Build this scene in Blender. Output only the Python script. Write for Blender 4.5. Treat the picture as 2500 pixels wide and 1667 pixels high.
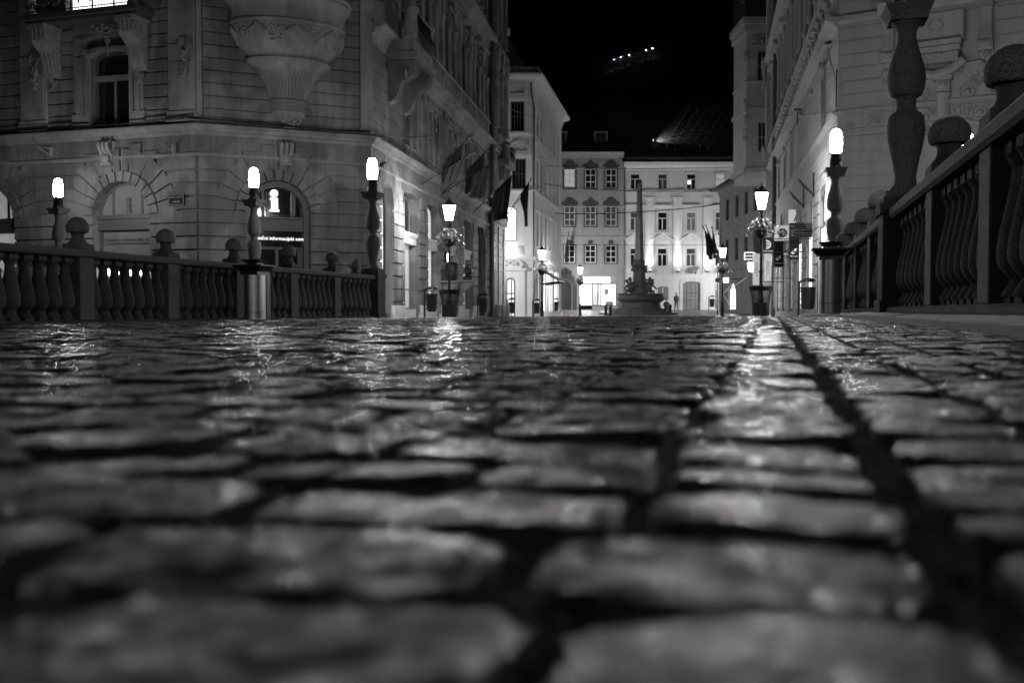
import bpy, bmesh, math, random
import numpy as np
from mathutils import Vector, Matrix
from mathutils.geometry import tessellate_polygon

# ------------------------------------------------------------------ camera, world, exposure
SC = bpy.context.scene
for o in list(bpy.data.objects):
    bpy.data.objects.remove(o)
F = 2430.0                      # focal length in pixels of the 2500 px wide photograph
TILT = math.atan(84.5 / F)      # camera looks 2 degrees down
cam_d = bpy.data.cameras.new("camera")
cam_d.sensor_width = 36.0
cam_d.lens = 36.0 * F / 2500.0
cam_d.clip_start = 0.02
cam_d.clip_end = 3000
cam_d.dof.use_dof = True
cam_d.dof.focus_distance = 9.0
cam_d.dof.aperture_fstop = 4.2
cam_d.dof.aperture_blades = 7
cam = bpy.data.objects.new("camera", cam_d)
SC.collection.objects.link(cam)
cam.location = (0, 0, 0)        # the lens is 10 cm above the paving; heights below are from the lens
cam.rotation_euler = (math.radians(90) - TILT, 0, 0)
SC.camera = cam

world = bpy.data.worlds.new("World")
SC.world = world
world.use_nodes = True
bg = world.node_tree.nodes["Background"]
bg.inputs[0].default_value = (0.5, 0.5, 0.5, 1)
bg.inputs[1].default_value = 0.004
SC.view_settings.view_transform = 'Standard'
SC.view_settings.look = 'None'
SC.view_settings.exposure = 0.0
SC.view_settings.gamma = 1.0
SC.cycles.use_denoising = True
SC.cycles.max_bounces = 5
SC.cycles.diffuse_bounces = 3
SC.cycles.glossy_bounces = 3
SC.cycles.sample_clamp_indirect = 3.0
SC.cycles.caustics_reflective = False
SC.cycles.caustics_refractive = False
SC.cycles.use_light_tree = True

LAMP = 130.0                    # radiance of the lit lamp glasses

# ------------------------------------------------------------------ materials (black and white photograph: all neutral)
def mat(name, col, rough=.85, bump=0., bscale=30., var=0., vscale=1.2, metal=0., emit=0., spec=.5,
        stain=0., orand=0., coat=0., speck=0., speckscale=220., rvar=0., tile=None, streak=0.):
    m = bpy.data.materials.new(name)
    m.use_nodes = True
    nt = m.node_tree
    N, L = nt.nodes, nt.links
    b = N["Principled BSDF"]
    b.inputs["Roughness"].default_value = rough
    b.inputs["Metallic"].default_value = metal
    b.inputs["Specular IOR Level"].default_value = spec
    b.inputs["Base Color"].default_value = (col, col, col, 1)
    if emit:
        b.inputs["Emission Color"].default_value = (1, 1, 1, 1)
        b.inputs["Emission Strength"].default_value = emit
    tc = N.new("ShaderNodeTexCoord")
    co = tc.outputs["Object"]
    cur = None
    def noise(scale, detail=4, rough_=.55, vec=None):
        n = N.new("ShaderNodeTexNoise")
        n.inputs["Scale"].default_value = scale
        n.inputs["Detail"].default_value = detail
        n.inputs["Roughness"].default_value = rough_
        L.new(vec or co, n.inputs["Vector"])
        return n.outputs["Fac"]
    def rng(f, a, b_, c, d):
        r = N.new("ShaderNodeMapRange")
        for i, v in zip((1, 2, 3, 4), (a, b_, c, d)):
            r.inputs[i].default_value = v
        L.new(f, r.inputs[0])
        return r.outputs[0]
    def mul(a, b_):
        q = N.new("ShaderNodeMath"); q.operation = 'MULTIPLY'
        L.new(a, q.inputs[0])
        if isinstance(b_, float): q.inputs[1].default_value = b_
        else: L.new(b_, q.inputs[1])
        return q.outputs[0]
    facs = []
    if var: facs.append(rng(noise(vscale), .3, .7, 1 - var, 1 + var))
    if stain: facs.append(rng(noise(.55, 3), .47, .55, 1 - stain, 1.0))
    if streak:
        mp = N.new("ShaderNodeMapping"); mp.inputs["Scale"].default_value = (3., 3., .22)
        L.new(co, mp.inputs[0])
        facs.append(rng(noise(1.4, 5, .6, mp.outputs[0]), .38, .62, 1 - streak, 1.0))
    if orand:
        oi = N.new('ShaderNodeObjectInfo'); facs.append(rng(oi.outputs['Random'], 0, 1, 1 - orand, 1 + orand))
    if speck: facs.append(rng(noise(speckscale, 2), .35, .65, 1 - speck, 1 + speck))
    bumps = []
    if tile:
        br = N.new("ShaderNodeTexBrick")
        mp = N.new("ShaderNodeMapping")
        mp.inputs["Rotation"].default_value = tile.get('rot', (0, 0, 0))
        L.new(co, mp.inputs[0]); L.new(mp.outputs[0], br.inputs["Vector"])
        br.inputs["Scale"].default_value = 1.0
        br.inputs["Brick Width"].default_value = tile['w']
        br.inputs["Row Height"].default_value = tile['h']
        br.inputs["Mortar Size"].default_value = tile['g']
        br.inputs["Mortar Smooth"].default_value = .3
        br.inputs["Color1"].default_value = (1, 1, 1, 1)
        br.inputs["Color2"].default_value = (.6, .6, .6, 1)
        br.inputs["Mortar"].default_value = (.25, .25, .25, 1)
        bw = N.new("ShaderNodeRGBToBW"); L.new(br.outputs["Color"], bw.inputs[0])
        facs.append(bw.outputs[0])
        bumps.append((rng(br.outputs["Fac"], 0, 1, 1, 0), tile.get('d', .02)))
    if facs:
        f = facs[0]
        for g in facs[1:]: f = mul(f, g)
        f = mul(f, float(col))
        cc = N.new("ShaderNodeCombineColor")
        for i in range(3): L.new(f, cc.inputs[i])
        L.new(cc.outputs[0], b.inputs["Base Color"])
    if rvar: L.new(rng(noise(9., 5), .3, .7, rough - rvar, rough + rvar), b.inputs["Roughness"])
    if bump: bumps.append((noise(bscale, 6, .6), bump))
    nrm = None
    for h, d in bumps:
        bp = N.new("ShaderNodeBump")
        bp.inputs["Distance"].default_value = d
        L.new(h, bp.inputs["Height"])
        if nrm: L.new(nrm, bp.inputs["Normal"])
        nrm = bp.outputs[0]
    if nrm: L.new(nrm, b.inputs["Normal"])
    return m

M = {
 'stone_a': mat('stucco_grey', .235, .85, .012, 12, .16, .8, stain=.38, streak=.3),
 'stone_a2': mat('stucco_grey_trim', .29, .8, .01, 14, .16, 1.3, stain=.25, streak=.2),
 'carve': mat('carved_stone', .25, .85, .01, 25, .15, 4, streak=.1),
 'stucco_w': mat('stucco_white', .7, .85, .008, 14, .07, .9, streak=.10),
 'stucco_e': mat('stucco_cream', .34, .85, .008, 14, .06, .5, streak=.08),
 'stucco_f': mat('stucco_pale', .74, .85, .008, 14, .06, .5, streak=.08),
 'stucco_g': mat('stucco_palace', .37, .85, .008, 12, .07, .8, streak=.12),
 'stucco_i': mat('stucco_drab', .22, .9, .01, 14, .12, .7, streak=.2),
 'white_trim': mat('painted_white', .7, .5, .003, 30, .04),
 'hood': mat('dark_hood', .06, .8, .006, 20, .1),
 'granite': mat('bridge_granite', .15, orand=.12, rough=.75, bump=.006, bscale=60, var=.12, vscale=2, speck=.55, speckscale=130), 
 'granite_d': mat('bridge_granite_weathered', .11, orand=.22, rough=.8, bump=.008, bscale=50, var=.2, vscale=3, speck=.5, speckscale=120, streak=.25), 
 'ball': mat('granite_ball', .17, orand=.25, rough=.75, bump=.006, bscale=70, var=.12, vscale=4, speck=.7, speckscale=110), 
 'iron': mat('black_iron', .015, .45, .003, 40, .1, metal=.3),
 'metal': mat('brushed_steel', .62, .32, .002, 60, .1, 2, metal=.9, streak=.15),
 'darkmetal': mat('dark_lid', .02, .35, metal=.2),
 'zinc': mat('zinc_pipe', .10, .5, .004, 20, .15, 2, metal=.4),
 'wood': mat('painted_wood', .08, .5, .004, 30, .1),
 'wood_l': mat('pale_wood', .22, .5, .004, 30, .1),
 'glass': mat('night_glass', .012, .08, spec=.7),
 'glass_c': mat('glass_with_pale_curtain', .07, .3, var=.4, vscale=3, spec=.6, streak=.5),
 'glass_b': mat('glass_with_blind', .20, .25, var=.1, vscale=3, spec=.6),
 'roof': mat('roof_tiles', .08, .6, .01, 20, .2, 2, spec=.3, tile=dict(w=.2, h=.17, g=.014, d=.03, rot=(math.radians(-45), 0, 0))),
 'roof_d': mat('slate_roof', .2, .7, .01, 12, .2, 2, tile=dict(w=.5, h=.3, g=.02, d=.03, rot=(math.radians(-80), 0, 0))),
 'sheet': mat('roof_sheet', .02, .6, .01, 6, .2),
 'lamp': mat('lit_lamp_glass', .9, .4, emit=LAMP),
 'lantern': mat('lit_lantern_glass', .9, .4, emit=330.),
 'lantern_fill': mat('strong_lantern_glass', .9, .4, emit=850.),
 'lamp_s': mat('small_lamp_glass', .9, .4, emit=14.),
 'text_lit': mat('lit_lettering', .8, .4, emit=1.5),
 'win_lit': mat('lit_window', .8, .5, emit=1.1),
 'win_dim': mat('dimly_lit_window', .5, .5, emit=.22),
 'win_curt': mat('curtained_lit_window', .5, .6, emit=.20, var=.3, vscale=5, streak=.5),
 'win_shop': mat('lit_shop_window', .9, .4, emit=2.6),
 'shop_soft': mat('softly_lit_shop_window', .8, .4, emit=.55),
 'sign_lit': mat('lit_sign', .9, .4, emit=3.5),
 'sign_strip': mat('lit_strip_sign', .9, .4, emit=7.0),
 'letter_w': mat('white_lettering', .8, .6, emit=0),
 'letter_g': mat('grey_lettering', .25, .6),
 'letter_d': mat('dark_lettering', .03, .6),
 'board_d': mat('dark_sign_board', .012, .7, spec=.2),
 'board_w': mat('white_sign_board', .5, .6),
 'board_l': mat('translucent_banner', .7, .6, emit=.32),
 'cloth_d': mat('dark_flag_cloth', .008, .9, .01, 30, .1),
 'cloth_g': mat('grey_flag_cloth', .035, .9, .01, 30, .15),
 'bronze': mat('dark_bronze', .025, .45, .01, 20, .3, 5, metal=.4),
 'fstone': mat('fountain_stone', .06, .75, .02, 12, .25, 3),
 'obelisk': mat('obelisk_stone', .22, .6, .01, 12, .2, 2, streak=.3),
 'flower': mat('pale_flowers', .55, .7),
 'leaf': mat('flower_leaves', .12, .7),
 'hill': mat('wooded_hillside', .02, .95, .4, 2, .4, .3),
 'bush': mat('hillside_bushes', .12, .9),
 'coat': mat('dark_coat', .07, .8), 'skin': mat('skin', .35, .6),
 'paper': mat('dry_leaf', .45, .7),
 'river': mat('river_water', .01, .06, .05, 3),
}
for k in ('text_lit', 'win_lit', 'win_dim', 'win_curt', 'board_l', 'shop_soft', 'sign_lit'):
    M[k].cycles.emission_sampling = 'NONE'

# wet granite setts and the dark joints
def wet_material(name, col, rough, rv, bump, fine, tile=None, coat=1., spec=.1):
    m = mat(name, col, rough, bump, 28, .6, 24.0, speck=.8, speckscale=110, rvar=rv, spec=spec, tile=tile)
    nt = m.node_tree; N = nt.nodes; L = nt.links
    b = N["Principled BSDF"]
    src = b.inputs["Normal"].links[0].from_socket
    tc = [n for n in N if n.type == 'TEX_COORD'][0]
    n2 = N.new("ShaderNodeTexNoise"); n2.inputs["Scale"].default_value = 230; n2.inputs["Detail"].default_value = 3
    L.new(tc.outputs["Object"], n2.inputs["Vector"])
    n3 = N.new("ShaderNodeTexNoise"); n3.inputs["Scale"].default_value = 75; n3.inputs["Detail"].default_value = 4
    L.new(tc.outputs["Object"], n3.inputs["Vector"])
    b3 = N.new("ShaderNodeBump"); b3.inputs["Distance"].default_value = fine * 1.6
    L.new(n3.outputs["Fac"], b3.inputs["Height"]); L.new(src, b3.inputs["Normal"])
    bp = N.new("ShaderNodeBump"); bp.inputs["Distance"].default_value = fine
    L.new(n2.outputs["Fac"], bp.inputs["Height"]); L.new(b3.outputs[0], bp.inputs["Normal"])
    L.new(bp.outputs[0], b.inputs["Normal"])
    n4 = N.new("ShaderNodeTexVoronoi"); n4.inputs["Scale"].default_value = 260
    L.new(tc.outputs["Object"], n4.inputs["Vector"])
    b4 = N.new("ShaderNodeBump"); b4.inputs["Distance"].default_value = fine * 1.7
    L.new(n4.outputs["Distance"], b4.inputs["Height"]); L.new(b3.outputs[0], b4.inputs["Normal"])
    n5 = N.new("ShaderNodeTexNoise"); n5.inputs["Scale"].default_value = 48; n5.inputs["Detail"].default_value = 5; n5.inputs["Roughness"].default_value = .7
    L.new(tc.outputs["Object"], n5.inputs["Vector"])
    r5 = N.new("ShaderNodeMapRange")
    for i, v in zip((1, 2, 3, 4), (.46, .56, .01, coat)): r5.inputs[i].default_value = v
    L.new(n5.outputs["Fac"], r5.inputs[0]); L.new(r5.outputs[0], b.inputs["Coat Weight"])
    b.inputs["Coat Roughness"].default_value = .17
    L.new(b4.outputs[0], b.inputs["Coat Normal"])
    return m
M['sett'] = wet_material('wet_granite_setts', .016, .42, .13, .004, .003)
M['glint'] = mat('glint_flakes', .3, .2, metal=.3, spec=.8)
M['pebble'] = mat('joint_pebbles', .045, .5, var=.5, vscale=40, spec=.4)
M['joint'] = mat('joint_grit_and_side_shade', .014, .9, .01, 60, .3, 8)
M['paving'] = wet_material('wet_plaza_paving', .25, .28, .12, .02, .004, tile=dict(w=.22, h=.12, g=.012, d=.01))
M['kerb'] = mat('dark_kerb_stone', .05, .6, .006, 40, .3, 4)
M['slab'] = wet_material('wet_pavement_slabs', .13, .36, .12, .006, .0014)

# ------------------------------------------------------------------ mesh helpers
R = math.radians
A_ = R(14.6)                            # bridge axis, measured from the camera axis
SA, CA = math.sin(A_), math.cos(A_)
rnd = random.Random(7)

def br(s, n):                           # bridge coordinates -> world x, y
    return (s * SA + n * CA, s * CA - n * SA)
def sn(x, y):
    return (x * SA + y * CA, x * CA - y * SA)
PROF = [(-60, -.5), (0, -.1), (25, -.24), (40, -.5), (60, -.68), (75, -.80), (85, -.62), (105, -.3), (130, -.05), (2000, 0)]
def prof(y):
    for (a, za), (b, zb) in zip(PROF, PROF[1:]):
        if y <= b:
            return za + (zb - za) * max(0, y - a) / (b - a)
    return 0
def zdeck(s, n):
    return -.1 - .0002 * s * s - .001 * (n * n if n < 0 else 0)
def zg(x, y):
    s, n = sn(x, y)
    t = min(1, max(0, (s - 24) / 6)); t = t * t * (3 - 2 * t)
    nn = max(-11, min(1, n))
    return zdeck(min(s, 30), nn) * (1 - t) + prof(y) * t

def ray(px, py):
    u, v = (px - 1250) / F, (833.5 - py) / F
    return Vector((u, math.cos(TILT) + v * math.sin(TILT), v * math.cos(TILT) - math.sin(TILT)))
def at(px, py, Y):                      # world point on that line of sight at distance Y
    d = ray(px, py)
    return d * (Y / d.y)

class Fr:                               # a wall: x runs to the viewer's right along it, y into it, z up
    def __init__(s, x, y, x2=None, y2=None, ang=None, z=0):
        s.o = Vector((x, y, z))
        s.a = ang if ang is not None else math.atan2(y2 - y, x2 - x)
        s.len = math.hypot(x2 - x, y2 - y) if x2 is not None else 0
        s.M = Matrix.Translation(s.o) @ Matrix.Rotation(s.a, 4, 'Z')
        s.u = Vector((math.cos(s.a), math.sin(s.a), 0)); s.n = Vector((-math.sin(s.a), math.cos(s.a), 0))
    def hit(s, px, py, y=0):
        d = ray(px, py)
        t = (s.o + s.n * y).dot(s.n) / d.dot(s.n)
        p = d * t - s.o
        return p.dot(s.u), p.z
    def U(s, px, py=600, y=0): return s.hit(px, py, y)[0]
    def Z(s, px, py, y=0): return s.hit(px, py, y)[1]
ID = Fr(0, 0, ang=0)

class MB:
    def __init__(s, fr=None):
        s.v, s.f, s.mi, s.cur = [], [], [], 0
        s.M = fr.M if isinstance(fr, Fr) else (fr or Matrix())
        s.marks = []
    def mark(s):                               # what follows is a piece of its own
        s.marks.append((len(s.v), len(s.f)))
    def add(s, vs, fs):
        k = len(s.v)
        s.v += [s.M @ Vector(p) for p in vs]
        s.f += [tuple(i + k for i in f) for f in fs]
        s.mi += [s.cur] * len(fs)
        return s
    def box(s, x0, x1, y0, y1, z0, z1, ch=0, tx=0, ty=0):
        # ch: chamfer of the front (-y) face; tx, ty: the top is narrower by this much a side
        vs = [(x0, y0, z0), (x1, y0, z0), (x1, y1, z0), (x0, y1, z0),
              (x0 + tx, y0 + ty, z1), (x1 - tx, y0 + ty, z1), (x1 - tx, y1 - ty, z1), (x0 + tx, y1 - ty, z1)]
        fs = [(3, 2, 1, 0), (4, 5, 6, 7), (1, 2, 6, 5), (2, 3, 7, 6), (3, 0, 4, 7)]
        if ch:
            vs[0], vs[1], vs[4], vs[5] = (x0, y0 + ch, z0), (x1, y0 + ch, z0), (x0, y0 + ch, z1), (x1, y0 + ch, z1)
            vs += [(x0 + ch, y0, z0 + ch), (x1 - ch, y0, z0 + ch), (x1 - ch, y0, z1 - ch), (x0 + ch, y0, z1 - ch)]
            fs += [(8, 9, 10, 11), (0, 1, 9, 8), (1, 5, 10, 9), (5, 4, 11, 10), (4, 0, 8, 11)]
        else:
            fs.append((0, 1, 5, 4))
        return s.add(vs, fs)
    def prism(s, poly, y0, y1, ch=0):          # polygon in x,z pushed from y0 (front) to y1
        n = len(poly)
        vs = [(x, y0 + ch, z) for x, z in poly] + [(x, y1, z) for x, z in poly]
        fs = [tuple(range(n, 2 * n))] + [(i, (i + 1) % n, n + (i + 1) % n, n + i) for i in range(n)]
        if ch:
            cx = sum(p[0] for p in poly) / n; cz = sum(p[1] for p in poly) / n
            for x, z in poly:
                d = math.hypot(x - cx, z - cz) or 1
                k = max(0, 1 - ch * 1.3 / d)
                vs.append((cx + (x - cx) * k, y0, cz + (z - cz) * k))
            fs += [(i, (i + 1) % n, 2 * n + (i + 1) % n, 2 * n + i) for i in range(n)]
            fs.append(tuple(range(2 * n, 3 * n)))
        else:
            fs.append(tuple(range(n)))
        return s.add(vs, fs)
    def prism_x(s, poly, x0, x1):              # polygon in y,z pushed along x
        n = len(poly)
        vs = [(x0, y, z) for y, z in poly] + [(x1, y, z) for y, z in poly]
        fs = [tuple(range(n)), tuple(range(n, 2 * n))] + [(i, (i + 1) % n, n + (i + 1) % n, n + i) for i in range(n)]
        return s.add(vs, fs)
    def plan(s, poly, z0, z1, top=None):       # polygon in x,y raised from z0 to z1
        n = len(poly)
        vs = [(x, y, z0) for x, y in poly] + [(x, y, z1) for x, y in (top or poly)]
        fs = [tuple(range(n)), tuple(range(n, 2 * n))] + [(i, (i + 1) % n, n + (i + 1) % n, n + i) for i in range(n)]
        return s.add(vs, fs)
    def lathe(s, pr, cx=0, cy=0, seg=24, sy=1., a0=0., a1=360., flute=None):
        full = abs(a1 - a0) >= 360
        m = seg if full else seg + 1
        vs, fs = [], []
        for j, (r, z) in enumerate(pr):
            for i in range(m):
                a = R(a0 + (a1 - a0) * i / seg)
                q = r * (1 + (flute[2] * (1 if i % 2 else -1) if flute and flute[0] <= j <= flute[1] else 0))
                vs.append((cx + q * math.cos(a), cy + q * math.sin(a) * sy, z))
        for j in range(len(pr) - 1):
            for i in range(seg):
                k = (i + 1) % m
                fs.append((j * m + i, j * m + k, (j + 1) * m + k, (j + 1) * m + i))
        if full:
            for j in (0, len(pr) - 1):
                if pr[j][0] > 1e-4: fs.append(tuple(j * m + i for i in range(m)))
        return s.add(vs, fs)
    def tube(s, pts, r, seg=6):
        pts = [Vector(p) for p in pts]
        n = len(pts)
        rr = r if isinstance(r, (list, tuple)) else [r] * n
        vs, fs = [], []
        up = None
        for i, p in enumerate(pts):
            d = (pts[min(i + 1, n - 1)] - pts[max(i - 1, 0)]).normalized()
            if up is None: up = Vector((0, 0, 1)) if abs(d.z) < .9 else Vector((1, 0, 0))
            a = d.cross(up)
            if a.length < 1e-4: a = d.cross(Vector((1, .3, 0)))
            a.normalize(); b = a.cross(d).normalized(); up = b
            for k in range(seg):
                t = 2 * math.pi * k / seg
                vs.append(p + a * math.cos(t) * rr[i] + b * math.sin(t) * rr[i])
        for i in range(n - 1):
            for k in range(seg):
                l = (k + 1) % seg
                fs.append((i * seg + k, i * seg + l, (i + 1) * seg + l, (i + 1) * seg + k))
        fs += [tuple(range(seg)), tuple(range((n - 1) * seg, n * seg))]
        return s.add(vs, fs)
    def ball(s, c, rx, ry=None, rz=None, seg=8, rings=5):
        ry = ry or rx; rz = rz or rx
        vs = [(c[0], c[1], c[2] - rz)]
        for j in range(1, rings):
            t = math.pi * j / rings
            for i in range(seg):
                a = 2 * math.pi * i / seg
                vs.append((c[0] + rx * math.sin(t) * math.cos(a), c[1] + ry * math.sin(t) * math.sin(a), c[2] - rz * math.cos(t)))
        vs.append((c[0], c[1], c[2] + rz)); e = len(vs) - 1
        fs = [(0, 1 + (i + 1) % seg, 1 + i) for i in range(seg)]
        for j in range(rings - 2):
            for i in range(seg):
                k = (i + 1) % seg; q = 1 + j * seg
                fs.append((q + i, q + k, q + seg + k, q + seg + i))
        q = 1 + (rings - 2) * seg
        fs += [(q + i, q + (i + 1) % seg, e) for i in range(seg)]
        return s.add(vs, fs)
    def scroll(s, cx, cz, r, y=0, turns=1.6, t=.05, flip=1, tail=None, rot=0, flat=1.):
        pts = []
        n = int(14 * turns)
        if tail: pts += [(cx + tail[0], y, cz + tail[1]), (cx + tail[0] * .5, y, cz + tail[1] * .62 + r * .4)]
        for i in range(n + 1):
            q = i / n
            a = rot + q * turns * 2 * math.pi
            k = r * (1 - .82 * q)
            pts.append((cx + flip * k * math.cos(a), y - .02 * q, cz + k * math.sin(a)))
        s.tube(pts, [t * (1 - .35 * i / len(pts)) for i in range(len(pts))], 5)
        s.ball((cx, y, cz), r * .24)
        return s
    def leaves(s, cx, cz, w, h, n, y=0, size=.06, seed=1):
        q = random.Random(seed)
        for _ in range(n):
            a, b = q.uniform(-1, 1), q.uniform(-1, 1)
            k = size * q.uniform(.6, 1.3)
            s.ball((cx + a * w * (1 - .35 * abs(b)), y - q.uniform(0, size * .8), cz + b * h), k, k * .8, k * q.uniform(.7, 1.6), 6, 4)
        return s
    def build(s, name, m, parent=None, smooth=False, bevel=0, angle=38):
        if s.marks:
            mk = s.marks + [(len(s.v), len(s.f))]; o = None
            if mk[0] != (0, 0): mk = [(0, 0)] + mk
            for (v0, f0), (v1, f1) in zip(mk, mk[1:]):
                if f1 == f0: continue
                c = MB(); c.v = s.v[v0:v1]; c.f = [tuple(i - v0 for i in f) for f in s.f[f0:f1]]; c.mi = s.mi[f0:f1]
                o = c.build(name, m, parent, smooth, bevel, angle)
            return o
        inv = ROOT.get(parent.name, Matrix()).inverted() if parent else Matrix()
        me = bpy.data.meshes.new(name)
        me.from_pydata([tuple(inv @ p) for p in s.v], [], s.f)
        ms = m if isinstance(m, (list, tuple)) else [m]
        for k in ms: me.materials.append(M[k])
        if len(ms) > 1: me.polygons.foreach_set('material_index', s.mi)
        bm = bmesh.new(); bm.from_mesh(me); bmesh.ops.recalc_face_normals(bm, faces=bm.faces); bm.to_mesh(me); bm.free()
        if smooth:
            me.polygons.foreach_set('use_smooth', [True] * len(me.polygons))
            me.set_sharp_from_angle(angle=R(angle))
        me.update()
        o = bpy.data.objects.new(name, me)
        SC.collection.objects.link(o)
        if parent:
            o.parent = parent
            ROOT[o.name] = ROOT.get(parent.name, Matrix())
        if bevel:
            b = o.modifiers.new('bevel', 'BEVEL'); b.width = bevel; b.segments = 2; b.limit_method = 'ANGLE'; b.angle_limit = R(40)
        return o
ROOT = {}
def tag(o, label=None, cat=None, group=None, kind=None):
    if label: o['label'] = label
    if cat: o['category'] = cat
    if group: o['group'] = group
    if kind: o['kind'] = kind
    return o
def thing(name, label, cat, mx=None, group=None):
    o = bpy.data.objects.new(name, None)
    SC.collection.objects.link(o)
    o.empty_display_size = .2
    mx = mx if mx is not None else Matrix()
    if isinstance(mx, Fr): mx = mx.M
    o.matrix_world = mx
    ROOT[o.name] = mx.copy()
    return tag(o, label, cat, group)
def copy_tree(o, parent=None, mx=None):
    c = o.copy(); SC.collection.objects.link(c)
    if parent: c.parent = parent
    if mx is not None:
        c.matrix_world = mx; ROOT[c.name] = mx.copy()
    for ch in [x for x in bpy.data.objects if x.parent == o]:
        copy_tree(ch, c)
    return c
def put(x, y, rz=0, z=None):
    return Matrix.Translation((x, y, zg(x, y) if z is None else z)) @ Matrix.Rotation(rz, 4, 'Z')
def text(body, size, fr, x, z, y, m, parent, name='lettering', vert=False, ext=.006, align='CENTER', rot=0, sx=1):
    cu = bpy.data.curves.new('t', 'FONT'); cu.body = body; cu.size = size; cu.align_x = align; cu.align_y = 'CENTER'
    cu.extrude = ext; cu.resolution_u = 2
    to = bpy.data.objects.new('t', cu); SC.collection.objects.link(to)
    dg = bpy.context.evaluated_depsgraph_get(); me = bpy.data.meshes.new_from_object(to.evaluated_get(dg))
    bpy.data.objects.remove(to); bpy.data.curves.remove(cu)
    F_ = fr.M if isinstance(fr, Fr) else fr
    T = F_ @ Matrix.Translation((x, y, z)) @ Matrix.Rotation(rot, 4, 'Y') @ Matrix.Rotation(R(90), 4, 'X') @ Matrix.Diagonal((sx, 1, 1, 1))
    if parent: T = ROOT[parent.name].inverted() @ T
    me.transform(T); me.materials.clear(); me.materials.append(M[m]); me.name = name
    o = bpy.data.objects.new(name, me); SC.collection.objects.link(o)
    if parent: o.parent = parent
    return o

# ------------------------------------------------------------------ facade kit
def outl(x0, x1, z0, z1, kind='rect', n=10):
    if kind == 'rect': return [(x0, z0), (x1, z0), (x1, z1), (x0, z1)]
    c, r = (x0 + x1) / 2, (x1 - x0) / 2
    if kind == 'arch': h = r
    elif kind == 'seg': h = r * .35
    else: h = r * .5
    pts = [(x0, z0), (x1, z0)]
    for i in range(n + 1):
        a = math.pi * i / n
        if kind == 'round':
            ca, sa = math.cos(a), math.sin(a)
            pts.append((c + r * math.copysign(abs(ca) ** .55, ca), z1 - h + h * abs(sa) ** .55))
        else:
            pts.append((c + r * math.cos(a), z1 - h + h * math.sin(a)))
    return pts
def sheet(mb, x0, x1, z0, z1, holes, rev=.25):
    outer = [(x0, z0), (x1, z0), (x1, z1), (x0, z1)]
    loops = [outer] + holes
    tri = tessellate_polygon([[Vector((a, b, 0)) for a, b in l] for l in loops])
    flat = [p for l in loops for p in l]
    mb.add([(a, 0, b) for a, b in flat], [tuple(t) for t in tri])
    for l in loops:
        n = len(l)
        mb.add([(a, 0, b) for a, b in l] + [(a, rev if l is not outer else .45, b) for a, b in l],
               [(i, (i + 1) % n, n + (i + 1) % n, n + i) for i in range(n)])
def ring(mb, x0, x1, z0, z1, t, y0, y1, kind='rect', bot=True):
    o, i_ = outl(x0, x1, z0, z1, kind), outl(x0 + t, x1 - t, z0 + (t if bot else 0), z1 - t, kind)
    n = len(o)
    vs = [(a, y0, b) for a, b in o] + [(a, y0, b) for a, b in i_] + [(a, y1, b) for a, b in o] + [(a, y1, b) for a, b in i_]
    fs = []
    for k in range(n):
        l = (k + 1) % n
        fs += [(k, l, n + l, n + k), (n + k, n + l, 3 * n + l, 3 * n + k), (k, l, 2 * n + l, 2 * n + k)]
    mb.add(vs, fs)
def window(root, fr, x0, x1, z0, z1, y=.16, kind='rect', pane='glass', bars=((.5,), (.62,)), t=.06, frame='wood', name='window', split=None):
    w = MB(fr)
    ring(w, x0, x1, z0, z1, t, y, y + .07, kind)
    W, H = x1 - x0, z1 - z0
    for q in bars[0]:
        w.box(x0 + W * q - t * .4, x0 + W * q + t * .4, y + .008, y + .06, z0 + t, z1 - t - (0 if kind == 'rect' else .04))
    for q in bars[1]:
        w.box(x0 + t, x1 - t, y + .003, y + .055, z0 + H * q - t * .4, z0 + H * q + t * .4)
    o = w.build(name, frame, root)
    p = MB(fr); p.prism(outl(x0 + t * .5, x1 - t * .5, z0 + t * .5, z1 - t * .5, kind), y + .04, y + .05)
    pane = p.build('pane', pane, o)
    return o
def courses(mb, x0, x1, z0, z1, ch, gap, proud, excl=None, cham=.012, blocks=0, seed=0):
    n = max(1, round((z1 - z0) / ch)); h = (z1 - z0) / n
    q = random.Random(seed)
    for i in range(n):
        a, b = z0 + i * h + gap / 2, z0 + (i + 1) * h - gap / 2
        segs = [(x0, x1)]
        for (e0, e1) in (excl(a, b) if excl else []):
            new = []
            for s0, s1 in segs:
                if e1 <= s0 or e0 >= s1: new.append((s0, s1)); continue
                if e0 > s0: new.append((s0, e0))
                if e1 < s1: new.append((e1, s1))
            segs = new
        for s0, s1 in segs:
            if s1 - s0 < .06: continue
            if blocks and s1 - s0 > blocks * 1.6:
                k = int((s1 - s0) / blocks); c = s0
                for j in range(k):
                    e = s1 if j == k - 1 else s0 + (j + 1) * (s1 - s0) / k + q.uniform(-.1, .1)
                    mb.box(c, e - .012 if j < k - 1 else e, -proud, .02, a, b, cham); c = e
            else:
                mb.box(s0, s1, -proud, .02, a, b, cham)
def voussoirs(mb, uc, zc, r, Ro, n, y0, gap=1.2, a0=0, a1=180, ch=.012, skip=()):
    for i in range(n):
        if i in skip: continue
        a, b = a0 + (a1 - a0) * i / n + gap / 2, a0 + (a1 - a0) * (i + 1) / n - gap / 2
        p = []
        for k in range(4):
            t = R(a + (b - a) * k / 3); p.append((uc + r * math.cos(t), zc + r * math.sin(t)))
        for k in range(4):
            t = R(b + (a - b) * k / 3); p.append((uc + Ro * math.cos(t), zc + Ro * math.sin(t)))
        mb.prism(p, y0, .02, ch)
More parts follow.
